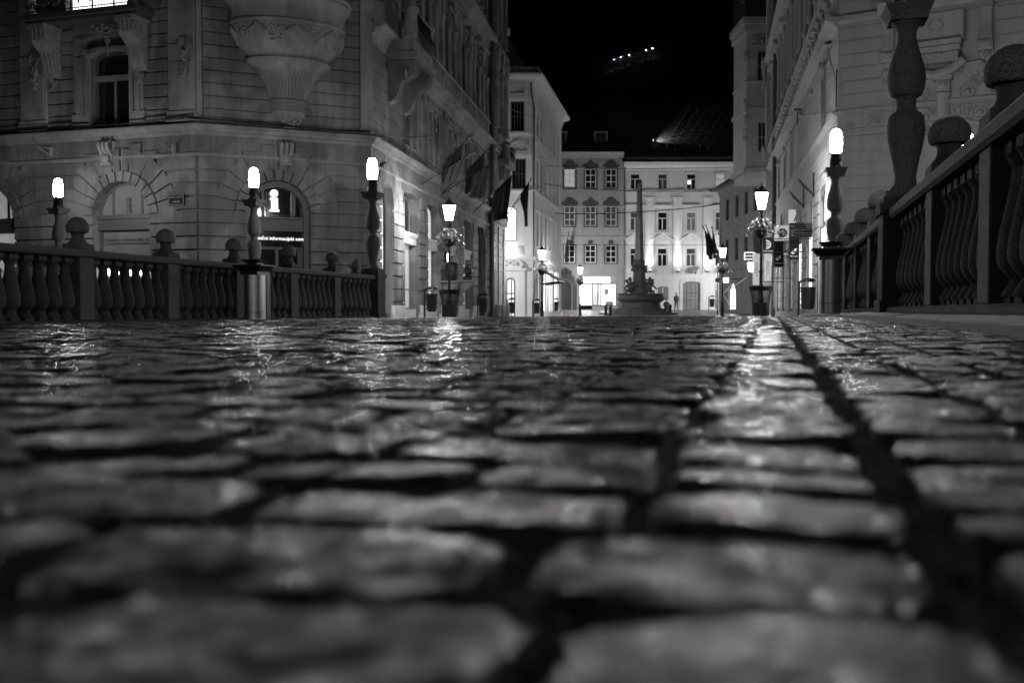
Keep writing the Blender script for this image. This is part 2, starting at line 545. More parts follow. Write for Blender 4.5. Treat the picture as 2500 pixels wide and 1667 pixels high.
def mould(mb, path, prf, closed_ends=True):       # path in world x,y; profile (out, z); outward = right of travel
    n = len(path)
    nr = []
    for (x0, y0), (x1, y1) in zip(path, path[1:]):
        l = math.hypot(x1 - x0, y1 - y0); nr.append(Vector(((y1 - y0) / l, -(x1 - x0) / l)))
    off = [nr[0]] + [(a + b) / (1 + a.dot(b)) for a, b in zip(nr, nr[1:])] + [nr[-1]]
    m = len(prf); vs = []
    for (x, y), o in zip(path, off):
        vs += [(x + o.x * p, y + o.y * p, z) for p, z in prf]
    fs = []
    for i in range(n - 1):
        for j in range(m - 1):
            fs.append((i * m + j, i * m + j + 1, (i + 1) * m + j + 1, (i + 1) * m + j))
    fs += [tuple(range(m)), tuple(range((n - 1) * m, n * m))]
    mb.add(vs, fs)
CORN = lambda z, h=.34, o=.38: [(-.05, z - h), (.06, z - h), (.09, z - h * .72), (.16, z - h * .66), (.2, z - h * .4), (o * .8, z - h * .3), (o, z - h * .22), (o, z - .03), (o - .06, z), (-.05, z + .02)]
BAND = lambda z, h=.14, o=.08: [(-.05, z - h), (o * .5, z - h), (o, z - h * .6), (o, z), (-.05, z + .01)]
def console(mb, x0, x1, ytop, z1, z0):            # S-shaped bracket, ytop = projection (negative y)
    H = z1 - z0
    p = [(0.02, z1), (ytop, z1), (ytop * 1.02, z1 - H * .1), (ytop * .98, z1 - H * .3), (ytop * .72, z1 - H * .42), (ytop * .5, z1 - H * .5),
         (ytop * .42, z1 - H * .66), (ytop * .36, z1 - H * .82), (ytop * .2, z1 - H * .95), (0.02, z0)]
    mb.prism_x(p, x0, x1)
    for x in (x0 - .015, x1 + .015):
        pts = []
        for i in range(22):
            q = i / 21; a = q * 9.5; k = H * .17 * (1 - .8 * q)
            pts.append((x, ytop * .66 + k * math.cos(a) * (1 if ytop > 0 else -1), z1 - H * .2 + k * math.sin(a)))
        mb.tube(pts, .022, 5)
    for k in range(3):
        xx = x0 + (x1 - x0) * (.2 + .3 * k)
        mb.tube([(xx, y - .01, z) for y, z in p[1:9]], .022, 5)

# ================================================================== GROUND, RIVER, HILL
def grid(name, m, ss, ns, zf, dz=0., uvw=br):
    vs = [(*uvw(s, n), zf(s, n) + dz) for s in ss for n in ns]
    w = len(ns)
    fs = [(i * w + j, i * w + j + 1, (i + 1) * w + j + 1, (i + 1) * w + j) for i in range(len(ss) - 1) for j in range(w - 1)]
    b = MB(); b.add(vs, fs)
    return b.build(name, m, None, smooth=True)
lin = lambda a, b, n: [a + (b - a) * i / n for i in range(n + 1)]
tag(grid('bridge_deck', 'joint', lin(-6, 26, 64), lin(-10.3, .9, 28), zdeck, -.009), kind='structure')
def pz(s, n): return zdeck(s, 0) + .042 + .033 * min(1, (n - .86) / .34)
tag(grid('pavement', 'slab', lin(-6, 26, 64), [.86, .95, 1.2, 1.95], pz), kind='structure')
# kerb stones along the pavement
kb = MB()
s_ = -5.
while s_ < 26:
    e_ = s_ + rnd.uniform(.85, 1.15); j = rnd.uniform(-.003, .003)
    a, b_, c, d = [(*br(s, n),) for s, n in ((s_, .84), (e_ - .008, .84), (e_ - .008, .99), (s_, .99))]
    vs = [(*br(s, n), z) for s, n, z in (
        (s_, .838, zdeck(s_, 0) - .03), (e_ - .008, .838, zdeck(e_, 0) - .03), (e_ - .008, .842, zdeck(e_, 0) + .038 + j), (s_, .842, zdeck(s_, 0) + .038 + j),
        (s_, .858, zdeck(s_, 0) + .048 + j), (e_ - .008, .858, zdeck(e_, 0) + .048 + j), (e_ - .008, .99, zdeck(e_, 0) + .0605 + j), (s_, .99, zdeck(s_, 0) + .0605 + j))]
    kb.add(vs, [(0, 1, 2, 3), (3, 2, 5, 4), (4, 5, 6, 7), (0, 3, 4, 7), (1, 2, 5, 6)])
    s_ = e_
tag(kb.build('kerb', 'kerb'), kind='structure')

def setts():
    g = np.random.default_rng(5)
    st = []                                     # s0, s1, n0, n1, skew of row
    K = .12
    s = -1.5                                    # rows of the carriageway; its edge stones line the main joint
    while s < 26:
        p = g.uniform(.085, .122)
        lo = -9.62
        n = .061 + g.uniform(-.004, .003)
        first = True
        while n > lo:
            w = (g.uniform(.112, .128) if g.random() < .8 else g.uniform(.14, .17)) if first else g.uniform(.115, .205)
            st.append((s + g.uniform(-.003, .003) + .006, s + p - .006 + g.uniform(-.003, .003), n - w, n - (0 if first else g.uniform(.005, .010)), K))
            n -= w + g.uniform(0, .005)
            first = False
        s += p
    for k in range(1, 7):                          # strips parallel to the bridge, right of it
        n0 = -.046 + k * .1285; n1 = n0 + .116
        s = -1.5 + g.uniform(0, .08)
        while s < 26:
            p = g.uniform(.075, .125)
            st.append((s + .006, s + p - .006, n0 + g.uniform(-.005, .005), n1 + g.uniform(-.006, .003), .10))
            s += p
    st = np.array(st)
    allv, allf, allm, off = [], [], [], 0
    for lo, hi, K_ in ((-9, 2.2, 15), (2.2, 6, 7), (6, 99, 5)):
        dd = np.hypot(st[:, 0], st[:, 3]); q = st[(dd >= max(lo, 0)) & (dd < hi)]
        if K_ == 15: t = np.array([-1, -.965, -.92, -.8, -.6, -.4, -.2, 0, .2, .4, .6, .8, .92, .965, 1.])
        elif K_ == 7: t = np.array([-1, -.95, -.6, 0, .6, .95, 1.])
        else: t = np.array([-1, -.93, 0, .93, 1.])
        a, b = np.meshgrid(t, t, indexing='ij')
        a, b = a.ravel(), b.ravel()
        n_ = len(q)
        jit = g.uniform(-.0045, .0045, (n_, 8))
        def bil(c00, c10, c01, c11):
            A, B = (a + 1) / 2, (b + 1) / 2
            return c00[:, None] * (1 - A) * (1 - B) + c10[:, None] * A * (1 - B) + c01[:, None] * (1 - A) * B + c11[:, None] * A * B
        rs = 1 - .012 * (np.abs(b) ** 4)[None, :] * (1 + g.uniform(-.5, .8, (n_, 1)))
        rn = 1 - .02 * (np.abs(a) ** 4)[None, :] * (1 + g.uniform(-.5, .8, (n_, 1)))
        S = bil(q[:, 0] + jit[:, 0], q[:, 1] + jit[:, 1], q[:, 0] + jit[:, 2], q[:, 1] + jit[:, 3])
        Nn = bil(q[:, 2] + jit[:, 4], q[:, 2] + jit[:, 5], q[:, 3] + jit[:, 6], q[:, 3] + jit[:, 7])
        sc, nc = S.mean(1, keepdims=True), Nn.mean(1, keepdims=True)
        S = sc + (S - sc) * rs; Nn = nc + (Nn - nc) * rn
        e = (np.abs(a) ** 5 + np.abs(b) ** 5) ** .2
        Z = -.0012 * np.minimum(e, 1)[None, :] ** 5 - .012 * np.clip((e - .965) / .07, 0, 1)[None, :]
        Z = Z + g.uniform(-.0028, .0016, (n_, 1)) + a[None, :] * g.uniform(-.003, .003, (n_, 1)) + b[None, :] * g.uniform(-.0035, .0035, (n_, 1))
        if K_ > 5:
            for wl, am in ((.06, .0005), (.03, .0004), (.016, .0003), (.01, .0002)):
                for _ in range(3):
                    th = g.uniform(0, 6.28); ph = g.uniform(0, 6.28, (n_, 1))
                    Z = Z + am * np.sin((S * np.cos(th) + Nn * np.sin(th)) * 6.28 / wl + ph)
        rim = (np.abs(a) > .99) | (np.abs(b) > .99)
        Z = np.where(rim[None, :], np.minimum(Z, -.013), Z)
        S = S + q[:, 4:5] * Nn
        Zd = -.1 - .0002 * S * S - .001 * np.where(Nn < 0, Nn * Nn, 0)
        X = S * SA + Nn * CA; Y = S * CA - Nn * SA
        V = np.stack([X, Y, Z + Zd], -1).reshape(-1, 3)
        k = len(t)
        idx = np.arange(k * k).reshape(k, k)
        fc = np.stack([idx[:-1, :-1], idx[1:, :-1], idx[1:, 1:], idx[:-1, 1:]], -1).reshape(-1, 4)
        kk = k - 1; ii, jj = np.meshgrid(np.arange(kk), np.arange(kk), indexing='ij')
        side = ((ii == 0) | (jj == 0) | (ii == kk - 1) | (jj == kk - 1)).ravel().astype(np.int32)  # stone sides share the joint colour, which puts their shade into the material
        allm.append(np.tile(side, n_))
        fc = (fc[None] + (np.arange(n_) * k * k)[:, None, None]).reshape(-1, 4) + off
        allv.append(V); allf.append(fc); off += len(V)
    # flakes added to make glints, larger with distance, tilted a little at random
    fl = []
    for V_, cnt, in zip(allv, (26000, 13000, 9000)):
        pick = V_[g.integers(0, len(V_), cnt * 3)]
        zt = -.1 - .0002 * (pick[:, 0] * SA + pick[:, 1] * CA) ** 2
        nn = pick[:, 0] * CA - pick[:, 1] * SA
        zt -= .001 * np.where(nn < 0, nn * nn, 0)
        ok = (pick[:, 2] - zt > -.0075) & (pick[:, 1] > .15) & (np.abs(pick[:, 0]) < pick[:, 1] * .75 + .3)
        fl.append(pick[ok][:cnt])
    P_ = np.concatenate(fl); n_ = len(P_)
    d = np.hypot(P_[:, 0], P_[:, 1])
    P_[:, :2] += g.uniform(-.005, .005, (n_, 2)) * np.minimum(1, d)[:, None]
    sz = np.clip(.0004 * d + .0011, .0005, .0035) * g.uniform(.5, 1.5, n_)
    P_[:, 2] += .0006 + sz * .12
    th = g.uniform(0, 6.28, n_); tx, ty = g.normal(0, .2, n_), g.normal(0, .2, n_)
    c_, s_2 = np.cos(th) * sz, np.sin(th) * sz
    q4 = []
    for u_, v_ in ((1, .2), (.1, .9), (-.9, .1), (-.2, -1)):
        dx, dy = u_ * c_ - v_ * s_2, u_ * s_2 + v_ * c_
        q4.append(np.stack([P_[:, 0] + dx, P_[:, 1] + dy, P_[:, 2] + dx * tx + dy * ty], -1))
    # pebbles and sand in the joints
    k_ = 14000
    sp = 4.5 * g.random(k_) ** 1.5 + .12; np_ = g.uniform(-1, 1, k_) * (.9 * sp + .25) - .25 * sp
    w_ = g.random(k_) < .3; np_ = np.where(w_, .073 + g.uniform(-.012, .012, k_), np.clip(np_, -9, .8))
    zz = -.1 - .0002 * sp * sp - .001 * np.where(np_ < 0, np_ ** 2, 0) - .0085
    rr = g.uniform(.0012, .0042, k_)
    C0 = np.stack([sp * SA + np_ * CA, sp * CA - np_ * SA, zz + rr * .3], -1)
    oc = np.array([(1, 0, 0), (-1, 0, 0), (0, 1, 0), (0, -1, 0), (0, 0, 1), (0, 0, -1)], float)
    PV = (C0[:, None, :] + (oc[None] * rr[:, None, None] * g.uniform(.6, 1.3, (k_, 6, 1))) ).reshape(-1, 3)
    of = np.array([(0, 2, 4), (2, 1, 4), (1, 3, 4), (3, 0, 4), (2, 0, 5), (1, 2, 5), (3, 1, 5), (0, 3, 5)])
    PF = (of[None] + (np.arange(k_) * 6)[:, None, None]).reshape(-1)
    pm = bpy.data.meshes.new('joint_pebbles'); pm.vertices.add(len(PV)); pm.vertices.foreach_set('co', PV.astype(np.float32).ravel())
    pm.loops.add(len(PF)); pm.loops.foreach_set('vertex_index', PF.astype(np.int32)); pm.polygons.add(len(PF) // 3); pm.polygons.foreach_set('loop_start', np.arange(0, len(PF), 3, dtype=np.int32))
    pm.update(calc_edges=True); pm.materials.append(M['pebble'])
    po = bpy.data.objects.new('joint_pebbles', pm); SC.collection.objects.link(po); tag(po, kind='stuff')
    GV = np.stack(q4, 1).reshape(-1, 3); GF = np.arange(n_ * 4, dtype=np.int32)
    gm = bpy.data.meshes.new('glint_flakes'); gm.vertices.add(len(GV)); gm.vertices.foreach_set('co', GV.astype(np.float32).ravel())
    gm.loops.add(len(GF)); gm.loops.foreach_set('vertex_index', GF); gm.polygons.add(n_); gm.polygons.foreach_set('loop_start', np.arange(0, n_ * 4, 4, dtype=np.int32))
    gm.update(calc_edges=True); gm.materials.append(M['glint'])
    go = bpy.data.objects.new('glint_flakes', gm); SC.collection.objects.link(go); tag(go, kind='stuff')
    V, Fc = np.concatenate(allv), np.concatenate(allf)
    me = bpy.data.meshes.new('sett_paving')
    me.vertices.add(len(V)); me.vertices.foreach_set('co', V.astype(np.float32).ravel())
    me.loops.add(Fc.size); me.loops.foreach_set('vertex_index', Fc.astype(np.int32).ravel())
    me.polygons.add(len(Fc)); me.polygons.foreach_set('loop_start', np.arange(0, Fc.size, 4, dtype=np.int32))
    me.polygons.foreach_set('use_smooth', np.ones(len(Fc), dtype=bool))
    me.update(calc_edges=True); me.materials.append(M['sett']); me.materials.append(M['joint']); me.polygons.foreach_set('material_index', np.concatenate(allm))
    o = bpy.data.objects.new('sett_paving', me); SC.collection.objects.link(o)
    tag(o, kind='structure')
setts()

def zs(s, n): return zg(*br(s, n))
tag(grid('street_ground', 'paving', lin(26, 60, 34) + lin(62, 140, 39) + [200, 400, 900], [-400, -120, -60, -30] + lin(-20, 30, 25) + [60, 120, 400], zs, -.006), kind='structure')
tag(grid('quay_paving', 'paving', lin(19, 26, 7), [-400, -60, -20, -10.5], zs, -.006), kind='structure')
tag(grid('riverside_paving', 'paving', lin(17, 26, 9), [1.96, 6, 20, 400], lambda s, n: zs(s, 1), -.006), kind='structure')
rv = MB(); rv.add([(*br(s, n), -5.2) for s, n in ((-300, -400), (19.5, -400), (19.5, 400), (-300, 400))], [(0, 1, 2, 3)])
tag(rv.build('river', 'river'), kind='structure')
hl = []
def zh(s, n):
    y = s
    h = max(0, min(1, (y - 132) / 170)); h = h * h * (3 - 2 * h)
    return -1 + h * (105 + 10 * math.sin(n * .02 + 1)) + 2.5 * math.sin(n * .11 + y * .07) * h
hs = lin(128, 340, 36) + [500]; hn = lin(-260, 300, 50)
vs = [(n, s, zh(s, n)) for s in hs for n in hn]; w_ = len(hn)
hb = MB(); hb.add(vs, [(i * w_ + j, i * w_ + j + 1, (i + 1) * w_ + j + 1, (i + 1) * w_ + j) for i in range(len(hs) - 1) for j in range(w_ - 1)])
tag(hb.build('castle_hill', 'hill', smooth=True), kind='structure')

# ================================================================== BALUSTRADES
BAL = [(.105, .09), (.098, .115), (.07, .16), (.06, .185), (.075, .21), (.102, .245), (.118, .29), (.12, .34), (.113, .42), (.1, .5),
       (.084, .59), (.068, .68), (.058, .76), (.06, .81), (.078, .85), (.105, .885)]
BAL = [(r * (1.12 if .2 < z < .8 else 1.03), z) for r, z in BAL]
def balustrade(label, nc, posts, lamps, zb, path, rot, s_end):
    def P(s, n): return path(s, n)
    x0, y0 = P(posts[0], nc)
    root = thing('stone_balustrade', label, 'balustrade', Matrix.Translation((x0, y0, zb(posts[0]))))
    def run(name, pr, m, s0, s1, step=.55, bevel=0):  # section (n offset, z above base) swept along the bridge
        b = MB(); ss = lin(s0, s1, max(1, int((s1 - s0) / step))); k = len(pr)
        vs = [(*P(s, nc + n), zb(s) + z) for s in ss for n, z in pr]
        fs = [(i * k + j, i * k + (j + 1) % k, (i + 1) * k + (j + 1) % k, (i + 1) * k + j) for i in range(len(ss) - 1) for j in range(k)]
        fs += [tuple(range(k)), tuple(range((len(ss) - 1) * k, len(ss) * k))]
        b.add(vs, fs); return b.build(name, m, root)
    run('handrail', [(-.16, .965), (.16, .965), (.185, .99), (.19, 1.055), (.175, 1.075), (-.175, 1.075), (-.19, 1.055), (-.185, .99)], 'granite', posts[0], s_end)
    run('plinth', [(-.2, -.12), (.2, -.12), (.2, .035), (.18, .05), (-.18, .05), (-.2, .035)], 'granite_d', posts[0], s_end)
    protoB = protoP = protoF = None
    def loc(o, s, z=0):
        x, y = P(s, nc); o.location = (x - x0, y - y0, zb(s) - zb(posts[0]) + z); o.rotation_euler = (0, 0, rot)
    def dupl(proto):
        c = proto.copy(); SC.collection.objects.link(c); c.parent = root; return c
    for i, s in enumerate(posts):
        if s in lamps: continue
        if protoP is None:
            b = MB(Matrix.Translation(root.location)); b.box(-.16, .16, -.15, .15, .051, .964)
            protoP = b.build('post', 'granite', root, bevel=.012)
            b = MB(Matrix.Translation(root.location))
            b.box(-.17, .17, -.16, .16, 1.077, 1.17, tx=.01, ty=.01)
            b.lathe([(.145, 1.165), (.135, 1.19), (.105, 1.22), (.09, 1.26), (.09, 1.3), (.1, 1.33), (.11, 1.34)], seg=24)
            protoF = b.build('finial_pedestal', 'granite_d', root, smooth=True, bevel=.006)
            b = MB(Matrix.Translation(root.location))
            b.lathe([(.0, 1.333), (.138, 1.334), (.145, 1.338)] + [(.161 * math.cos(R(t)), 1.405 + .161 * math.sin(R(t))) for t in range(-22, 90, 7)] + [(0, 1.566)], seg=32)
            ballo = b.build('stone_ball', 'ball', root, smooth=True)
            p_, f_, l_ = protoP, protoF, ballo
        else:
            p_, f_, l_ = dupl(protoP), dupl(protoF), dupl(ballo)
        for o in (p_, f_, l_): loc(o, s)
    for a, b2 in zip(posts, posts[1:]):
        ga = .3 if a in lamps else .16; gb = .3 if b2 in lamps else .16
        L = b2 - a - ga - gb
        k = 7
        for j in range(k):
            s = a + ga + L * (j + .5) / k
            if protoB is None:
                b = MB(Matrix.Translation(root.location))
                b.box(-.08, .08, -.08, .08, .051, .09); b.lathe(BAL, seg=20); b.box(-.085, .085, -.085, .085, .885, .962)
                protoB = b.build('baluster', 'granite_d', root, smooth=True); o = protoB
            else: o = dupl(protoB)
            loc(o, s); o.rotation_euler.z += rnd.choice((0, 1, 2, 3)) * math.pi / 2
    return root
zbR = lambda s: zdeck(s, 0) + .074
zbL = lambda s: -.202 - .0035 * s
PR = [2.0, 4.2, 6.43, 8.6, 11.3, 13.7, 15.9, 18.2, 20.6, 23.3]
PL = [4.0, 6.1, 8.2, 10.4, 12.6, 14.8, 17.0, 19.2, 21.35, 23.8]
balustrade('stone balustrade climbing steeply at the right beside the narrow pavement, topped with balls', 1.36, PR, (11.3, 23.3), zbR, br, math.pi / 2 - A_, 23.3)
balustrade('long stone balustrade with bulging balusters on the left side of the cobbled bridge', -9.88, PL, (4.0, 23.8), zbL, br, math.pi / 2 - A_, 23.8)
QA = math.atan2(.34, -.94)
def quay(t, n): return (-3.75 + math.cos(QA) * t - math.sin(QA) * n, 25.75 + math.sin(QA) * t + math.cos(QA) * n)
balustrade('quay balustrade behind the left bridge railing, seen through the gaps between its balusters', 0, [.35, 3.4, 5.6, 7.8, 10.1, 12.5, 14.7, 17.0], (3.4, 10.1), lambda s: -.33, quay, QA, 17.0)

# ================================================================== BRIDGE LAMPS
def bridge_lamp(mx, label):
    root = thing('bridge_lamp', label, 'lamp post', mx, 'stone baluster lamps of the bridge')
    b = MB(mx); b.box(-.27, .27, -.27, .27, -.15, .12); b.box(-.245, .245, -.245, .245, .12, 1.02); b.box(-.275, .275, -.275, .275, 1.02, 1.13); b.box(-.235, .235, -.235, .235, 1.13, 1.2)
    b.build('pillar', 'granite_d', root, bevel=.01)
    b = MB(mx); b.box(-.215, .215, -.215, .215, 1.2, 1.26)
    b.lathe([(.19, 1.255), (.16, 1.285), (.118, 1.34), (.104, 1.42), (.125, 1.55), (.155, 1.68), (.182, 1.82), (.19, 1.94), (.175, 2.045), (.15, 2.085),
             (.128, 2.092), (.1, 2.125), (.094, 2.17), (.1, 2.235), (.125, 2.262), (.15, 2.27), (.18, 2.345), (.19, 2.45), (.178, 2.55), (.152, 2.65), (.118, 2.76), (.09, 2.87), (.095, 2.95), (.13, 3.005), (.17, 3.04)], seg=32)
    b.box(-.185, .185, -.185, .185, 3.035, 3.08); b.plan([(-.185, -.185), (.185, -.185), (.185, .185), (-.185, .185)], 3.08, 3.18, [(-.235, -.235), (.235, -.235), (.235, .235), (-.235, .235)])
    b.box(-.235, .235, -.235, .235, 3.181, 3.2)
    b.build('stone_shaft', 'ball', root, smooth=True)
    b = MB(mx); b.lathe([(.165, 3.201), (.16, 3.23), (.135, 3.25), (.135, 3.4), (.12, 3.42), (.115, 3.5), (.13, 3.505), (.13, 3.525), (.1, 3.528)], seg=16)
    b.build('lamp_base', 'iron', root, smooth=True)
    b = MB(mx); b.lathe([(.1, 3.53), (.125, 3.6), (.13, 3.75), (.126, 3.9), (.108, 3.99), (.07, 4.05), (0, 4.075)], seg=16)
    b.build('lamp_glass', 'lamp', root, smooth=True, angle=80)
    return root
def lampmx(s, n, zb):
    x, y = br(s, n); return Matrix.Translation((x, y, zb)) @ Matrix.Rotation(-A_, 4, 'Z')
BL = bridge_lamp(lampmx(11.3, 1.36, zbR(11.3)), 'nearest stone baluster lamp, tall and cut by the top edge above the right balustrade')
for (s, n, z, lab) in (
    (23.3, 1.36, zbR(23.3), 'stone baluster lamp with bright glass at the far end of the right balustrade'),
    (23.8, -9.88, zbL(23.8), 'stone baluster lamp on the end pillar of the left bridge balustrade'),
    (4.0, -9.88, zbL(4.0), 'stone baluster lamp on the left balustrade, out of the picture to the left')):
    copy_tree(BL, None, lampmx(s, n, z))['label'] = lab
for (px, Y, lab) in ((620, 3.4, 'stone baluster lamp standing before the door with the glowing letter i'),
                     (149, 10.1, 'leftmost bridge lamp, small dark shaft before the grey facade')):
    x, Y = quay(Y, 0)
    copy_tree(BL, None, Matrix.Translation((x, Y, -.33)) @ Matrix.Rotation(QA, 4, 'Z'))['label'] = lab
copy_tree(BL, None, Matrix.Translation((10.03, 22.0, -.28)) @ Matrix.Rotation(-A_, 4, 'Z'))['label'] = 'bridge lamp hidden behind the right balustrade, only its bright glass showing'
copy_tree(BL, None, lampmx(-9, 1.36, zbR(-9)))['label'] = 'bridge lamp behind the photographer on the right balustrade'

# ================================================================== STREET LANTERNS
def street_lantern(mx, label):
    root = thing('street_lantern', label, 'street lamp', mx, 'old town lanterns with flower baskets along the street')
    b = MB(mx)
    b.lathe([(.15, -.02), (.15, .1), (.12, .14), (.11, .6), (.13, .63), (.13, .68), (.1, .72), (.085, .95), (.1, .98), (.1, 1.02), (.06, 1.06), (.052, 1.5),
             (.075, 1.53), (.075, 1.57), (.05, 1.6), (.042, 2.4), (.06, 2.43), (.06, 2.47), (.04, 2.5), (.034, 3.3), (.055, 3.34), (.03, 3.4), (.06, 3.5), (.1, 3.56), (.12, 3.6)], seg=12, flute=(1, 3, .04))
    for a in range(4):
        c, s = math.cos(a * 1.571 + .78), math.sin(a * 1.571 + .78)
        b.tube([(c * .04, s * .04, 3.36), (c * .1, s * .1, 3.42), (c * .13, s * .13, 3.5), (c * .12, s * .12, 3.58)], .01, 5)
    b.build('post', 'iron', root, smooth=True)
    b = MB(mx); r0, r1 = .13, .235
    for k in range(6):
        a = k * math.pi / 3
        b.tube([(r0 * math.cos(a), r0 * math.sin(a), 3.6), (r1 * math.cos(a), r1 * math.sin(a), 4.12)], .011, 4)
    b.lathe([(r1 + .03, 4.12), (r1 + .03, 4.15), (.13, 4.25), (.1, 4.27), (.08, 4.33), (.03, 4.36), (.02, 4.44), (0, 4.46)], seg=6)
    b.build('lantern_frame', 'iron', root)
    b = MB(mx); b.lathe([(r0 - .005, 3.605), (r1 - .008, 4.115)], seg=6)
    b.build('lantern_glass', 'lantern', root)
    return root
def flower_basket(mx, label):
    root = thing('flower_basket', label, 'flower basket', mx, 'flower baskets hung on the lantern posts')
    b = MB(mx); b.lathe([(.03, 2.62), (.12, 2.64), (.2, 2.72), (.24, 2.84), (.25, 2.9), (.23, 2.9), (.06, 2.8)], seg=14); b.build('bowl', 'iron', root, smooth=True)
    q = random.Random(3)
    arcs = []
    for _ in range(54):
        a = q.uniform(0, 6.283); l = q.uniform(.2, .62) * q.choice((1, .8, .55)); up = q.uniform(.05, .42); dr = q.uniform(.1, .75)
        arcs.append([(Vector((l * t * math.cos(a), l * t * math.sin(a), 2.93 + up * math.sin(min(1, t * 1.6) * 1.57) - dr * t * t * l * 1.4)), t) for t in (i / 13 for i in range(14))])
    for nm, m, per, sz in (('flowers', 'flower', 1.1, .026), ('foliage', 'leaf', 1.3, .03)):
        b = MB(mx)
        for arc in arcs:
            for p_, t in arc:
                for _ in range(2 if q.random() < per - 1 + .4 else 1):
                    if nm == 'flowers' and t < .25: continue
                    c = p_ + Vector((q.uniform(-.03, .03), q.uniform(-.03, .03), q.uniform(-.03, .03))); k = sz * q.uniform(.6, 1.6)
                    d1 = Vector((q.uniform(-1, 1), q.uniform(-1, 1), q.uniform(-1, 1))).normalized() * k
                    d2 = d1.cross(Vector((q.uniform(-1, 1), q.uniform(-1, 1), 1))).normalized() * k * .7
                    b.add([c - d1, c + d2, c + d1, c - d2], [(0, 1, 2, 3)])
        b.build(nm, m, root)
    return root
def planter(mx, label):
    root = thing('planter_basket', label, 'planter', mx, 'flared slatted planters round lantern posts')
    b = MB(mx)
    for k in range(30):
        a = 2 * math.pi * k / 30; c, s = math.cos(a), math.sin(a)
        b.tube([(r * c, r * s, z) for r, z in ((.26, 0), (.27, .45), (.3, .75), (.37, 1.0), (.385, 1.05))], .009, 4)
    for r, z in ((.262, .03), (.275, .5), (.385, 1.05), (.34, .93)):
        b.tube([(r * math.cos(R(t)), r * math.sin(R(t)), z) for t in range(0, 361, 12)], .014, 5)
    b.build('slatted_basket', 'iron', root)
    b = MB(mx); b.lathe([(.245, 0), (.255, .52), (.245, .52), (.1, .5)], seg=24); b.build('inner_pot', 'darkmetal', root, smooth=True)
    b = MB(mx)
    q = random.Random(5)
    for k in range(12):
        a = q.uniform(0, 6.28); b.ball((.22 * math.cos(a), .22 * math.sin(a), 1.0 + q.uniform(-.05, .03)), .09, .09, .05, 6, 4)
    b.lathe([(.05, .96), (.3, .97), (.34, 1.02), (.1, 1.04)], seg=18)
    b.build('soil', 'iron', root)
    return root
LN = None
for (px, Y, sc, lab) in (
    (1097, 36.5, 1., 'black street lantern with flowers before the left facade, rising from a slatted planter'),
    (1857, 33.0, 1., 'black street lantern with flowers in front of the hanging shop signs on the right'),
    (1323, 61.3, 1., 'street lantern at the corner of the white house with the small canopy'),
    (1416, 78., .92, 'slim street lantern in front of the brightly lit shop window at the far end'),
    (1763, 59., 1., 'street lantern between the fountain square and the dark building on the right')):
    x = (px - 1250) / F * Y
    mx = put(x, Y, .3) @ Matrix.Scale(sc, 4)
    if LN is None:
        LN = street_lantern(mx, lab); FB = flower_basket(mx, 'x')
        fb = FB
    else:
        copy_tree(LN, None, mx)['label'] = lab
        fb = copy_tree(FB, None, mx)
    fb['label'] = 'pale flower basket on the ' + ' '.join(lab.replace('black ', '').replace(' with flowers', '').replace(',', '').split()[:11])
for (x, Y, lab) in ((2.2, 96., 'unseen fill lantern added behind the white house'), (23.5, 97.5, 'unseen fill lantern added behind the low dark house'), (-4.5, 67.5, 'unseen fill lantern added in the side street before the white house'),
                      (3.2, 98.5, 'second unseen fill lantern added behind the white house'), (25.5, 95.5, 'second unseen fill lantern added behind the low dark house'), (7.0, -11, 'street lantern on the square behind the photographer, right')):
    c_ = copy_tree(LN, None, put(x, Y, .2)); c_['label'] = lab
    for ch in bpy.data.objects:
        if ch.parent == c_ and ch.name.startswith('lantern_glass') and Y > 60:
            ch.data = ch.data.copy(); ch.data.materials[0] = M['lantern_fill']  # over-bright glass: these hidden lanterns are added to light the facades
PLa = planter(put((1097 - 1250) / F * 36.5, 36.5), 'flared slatted black planter round the foot of the lantern post on the left')
copy_tree(PLa, None, put((1857 - 1250) / F * 33, 33))['label'] = 'flared slatted black planter round the foot of the lantern post on the right'

# ================================================================== CORNER BUILDING (left)
Q1, Q2, Q3 = (-9.65, 30.7), (-4.66, 33.0), (-1.34, 57.0)
Q0 = (Q1[0] - 14 * .954, Q1[1] + 14 * .299)
FA, FB_, FC = Fr(*Q0, *Q1), Fr(*Q1, *Q2), Fr(*Q2, *Q3)
ZB = -.75
CB = thing('corner_building', 'grey stucco corner building with round oriel and banded masonry, left of the street', 'building', Matrix.Translation((*Q1, 0)))
A, B, C_ = FA, FB_, FC
zc1 = 5.6
# --- openings by face
ax0, ax1 = A.U(233), A.U(369); az = A.Z(300, 444)
axL0, axL1 = A.U(-85), A.U(40); azL = A.Z(-20, 458)
aw0, aw1 = A.U(228), A.U(326); awz0, awz1 = A.Z(270, 313), A.Z(270, 124)
au0, au1 = A.U(170), A.U(330)
bx0, bx1 = B.U(600), B.U(757); bz = B.Z(678, 441)
def wallface(fr, L, holes, name='wall'):
    b = MB(fr); sheet(b, 0, L, ZB, 22, holes, .35); return b
holesA = [outl(ax0, ax1, .1, az, 'arch', 16), outl(axL0, axL1, .1, azL, 'arch', 16), outl(aw0, aw1, awz0, awz1, 'round'), outl(au0, au1, 9.2, 12.6)]
holesB = [outl(bx0, bx1, -.5, bz, 'arch', 18)]
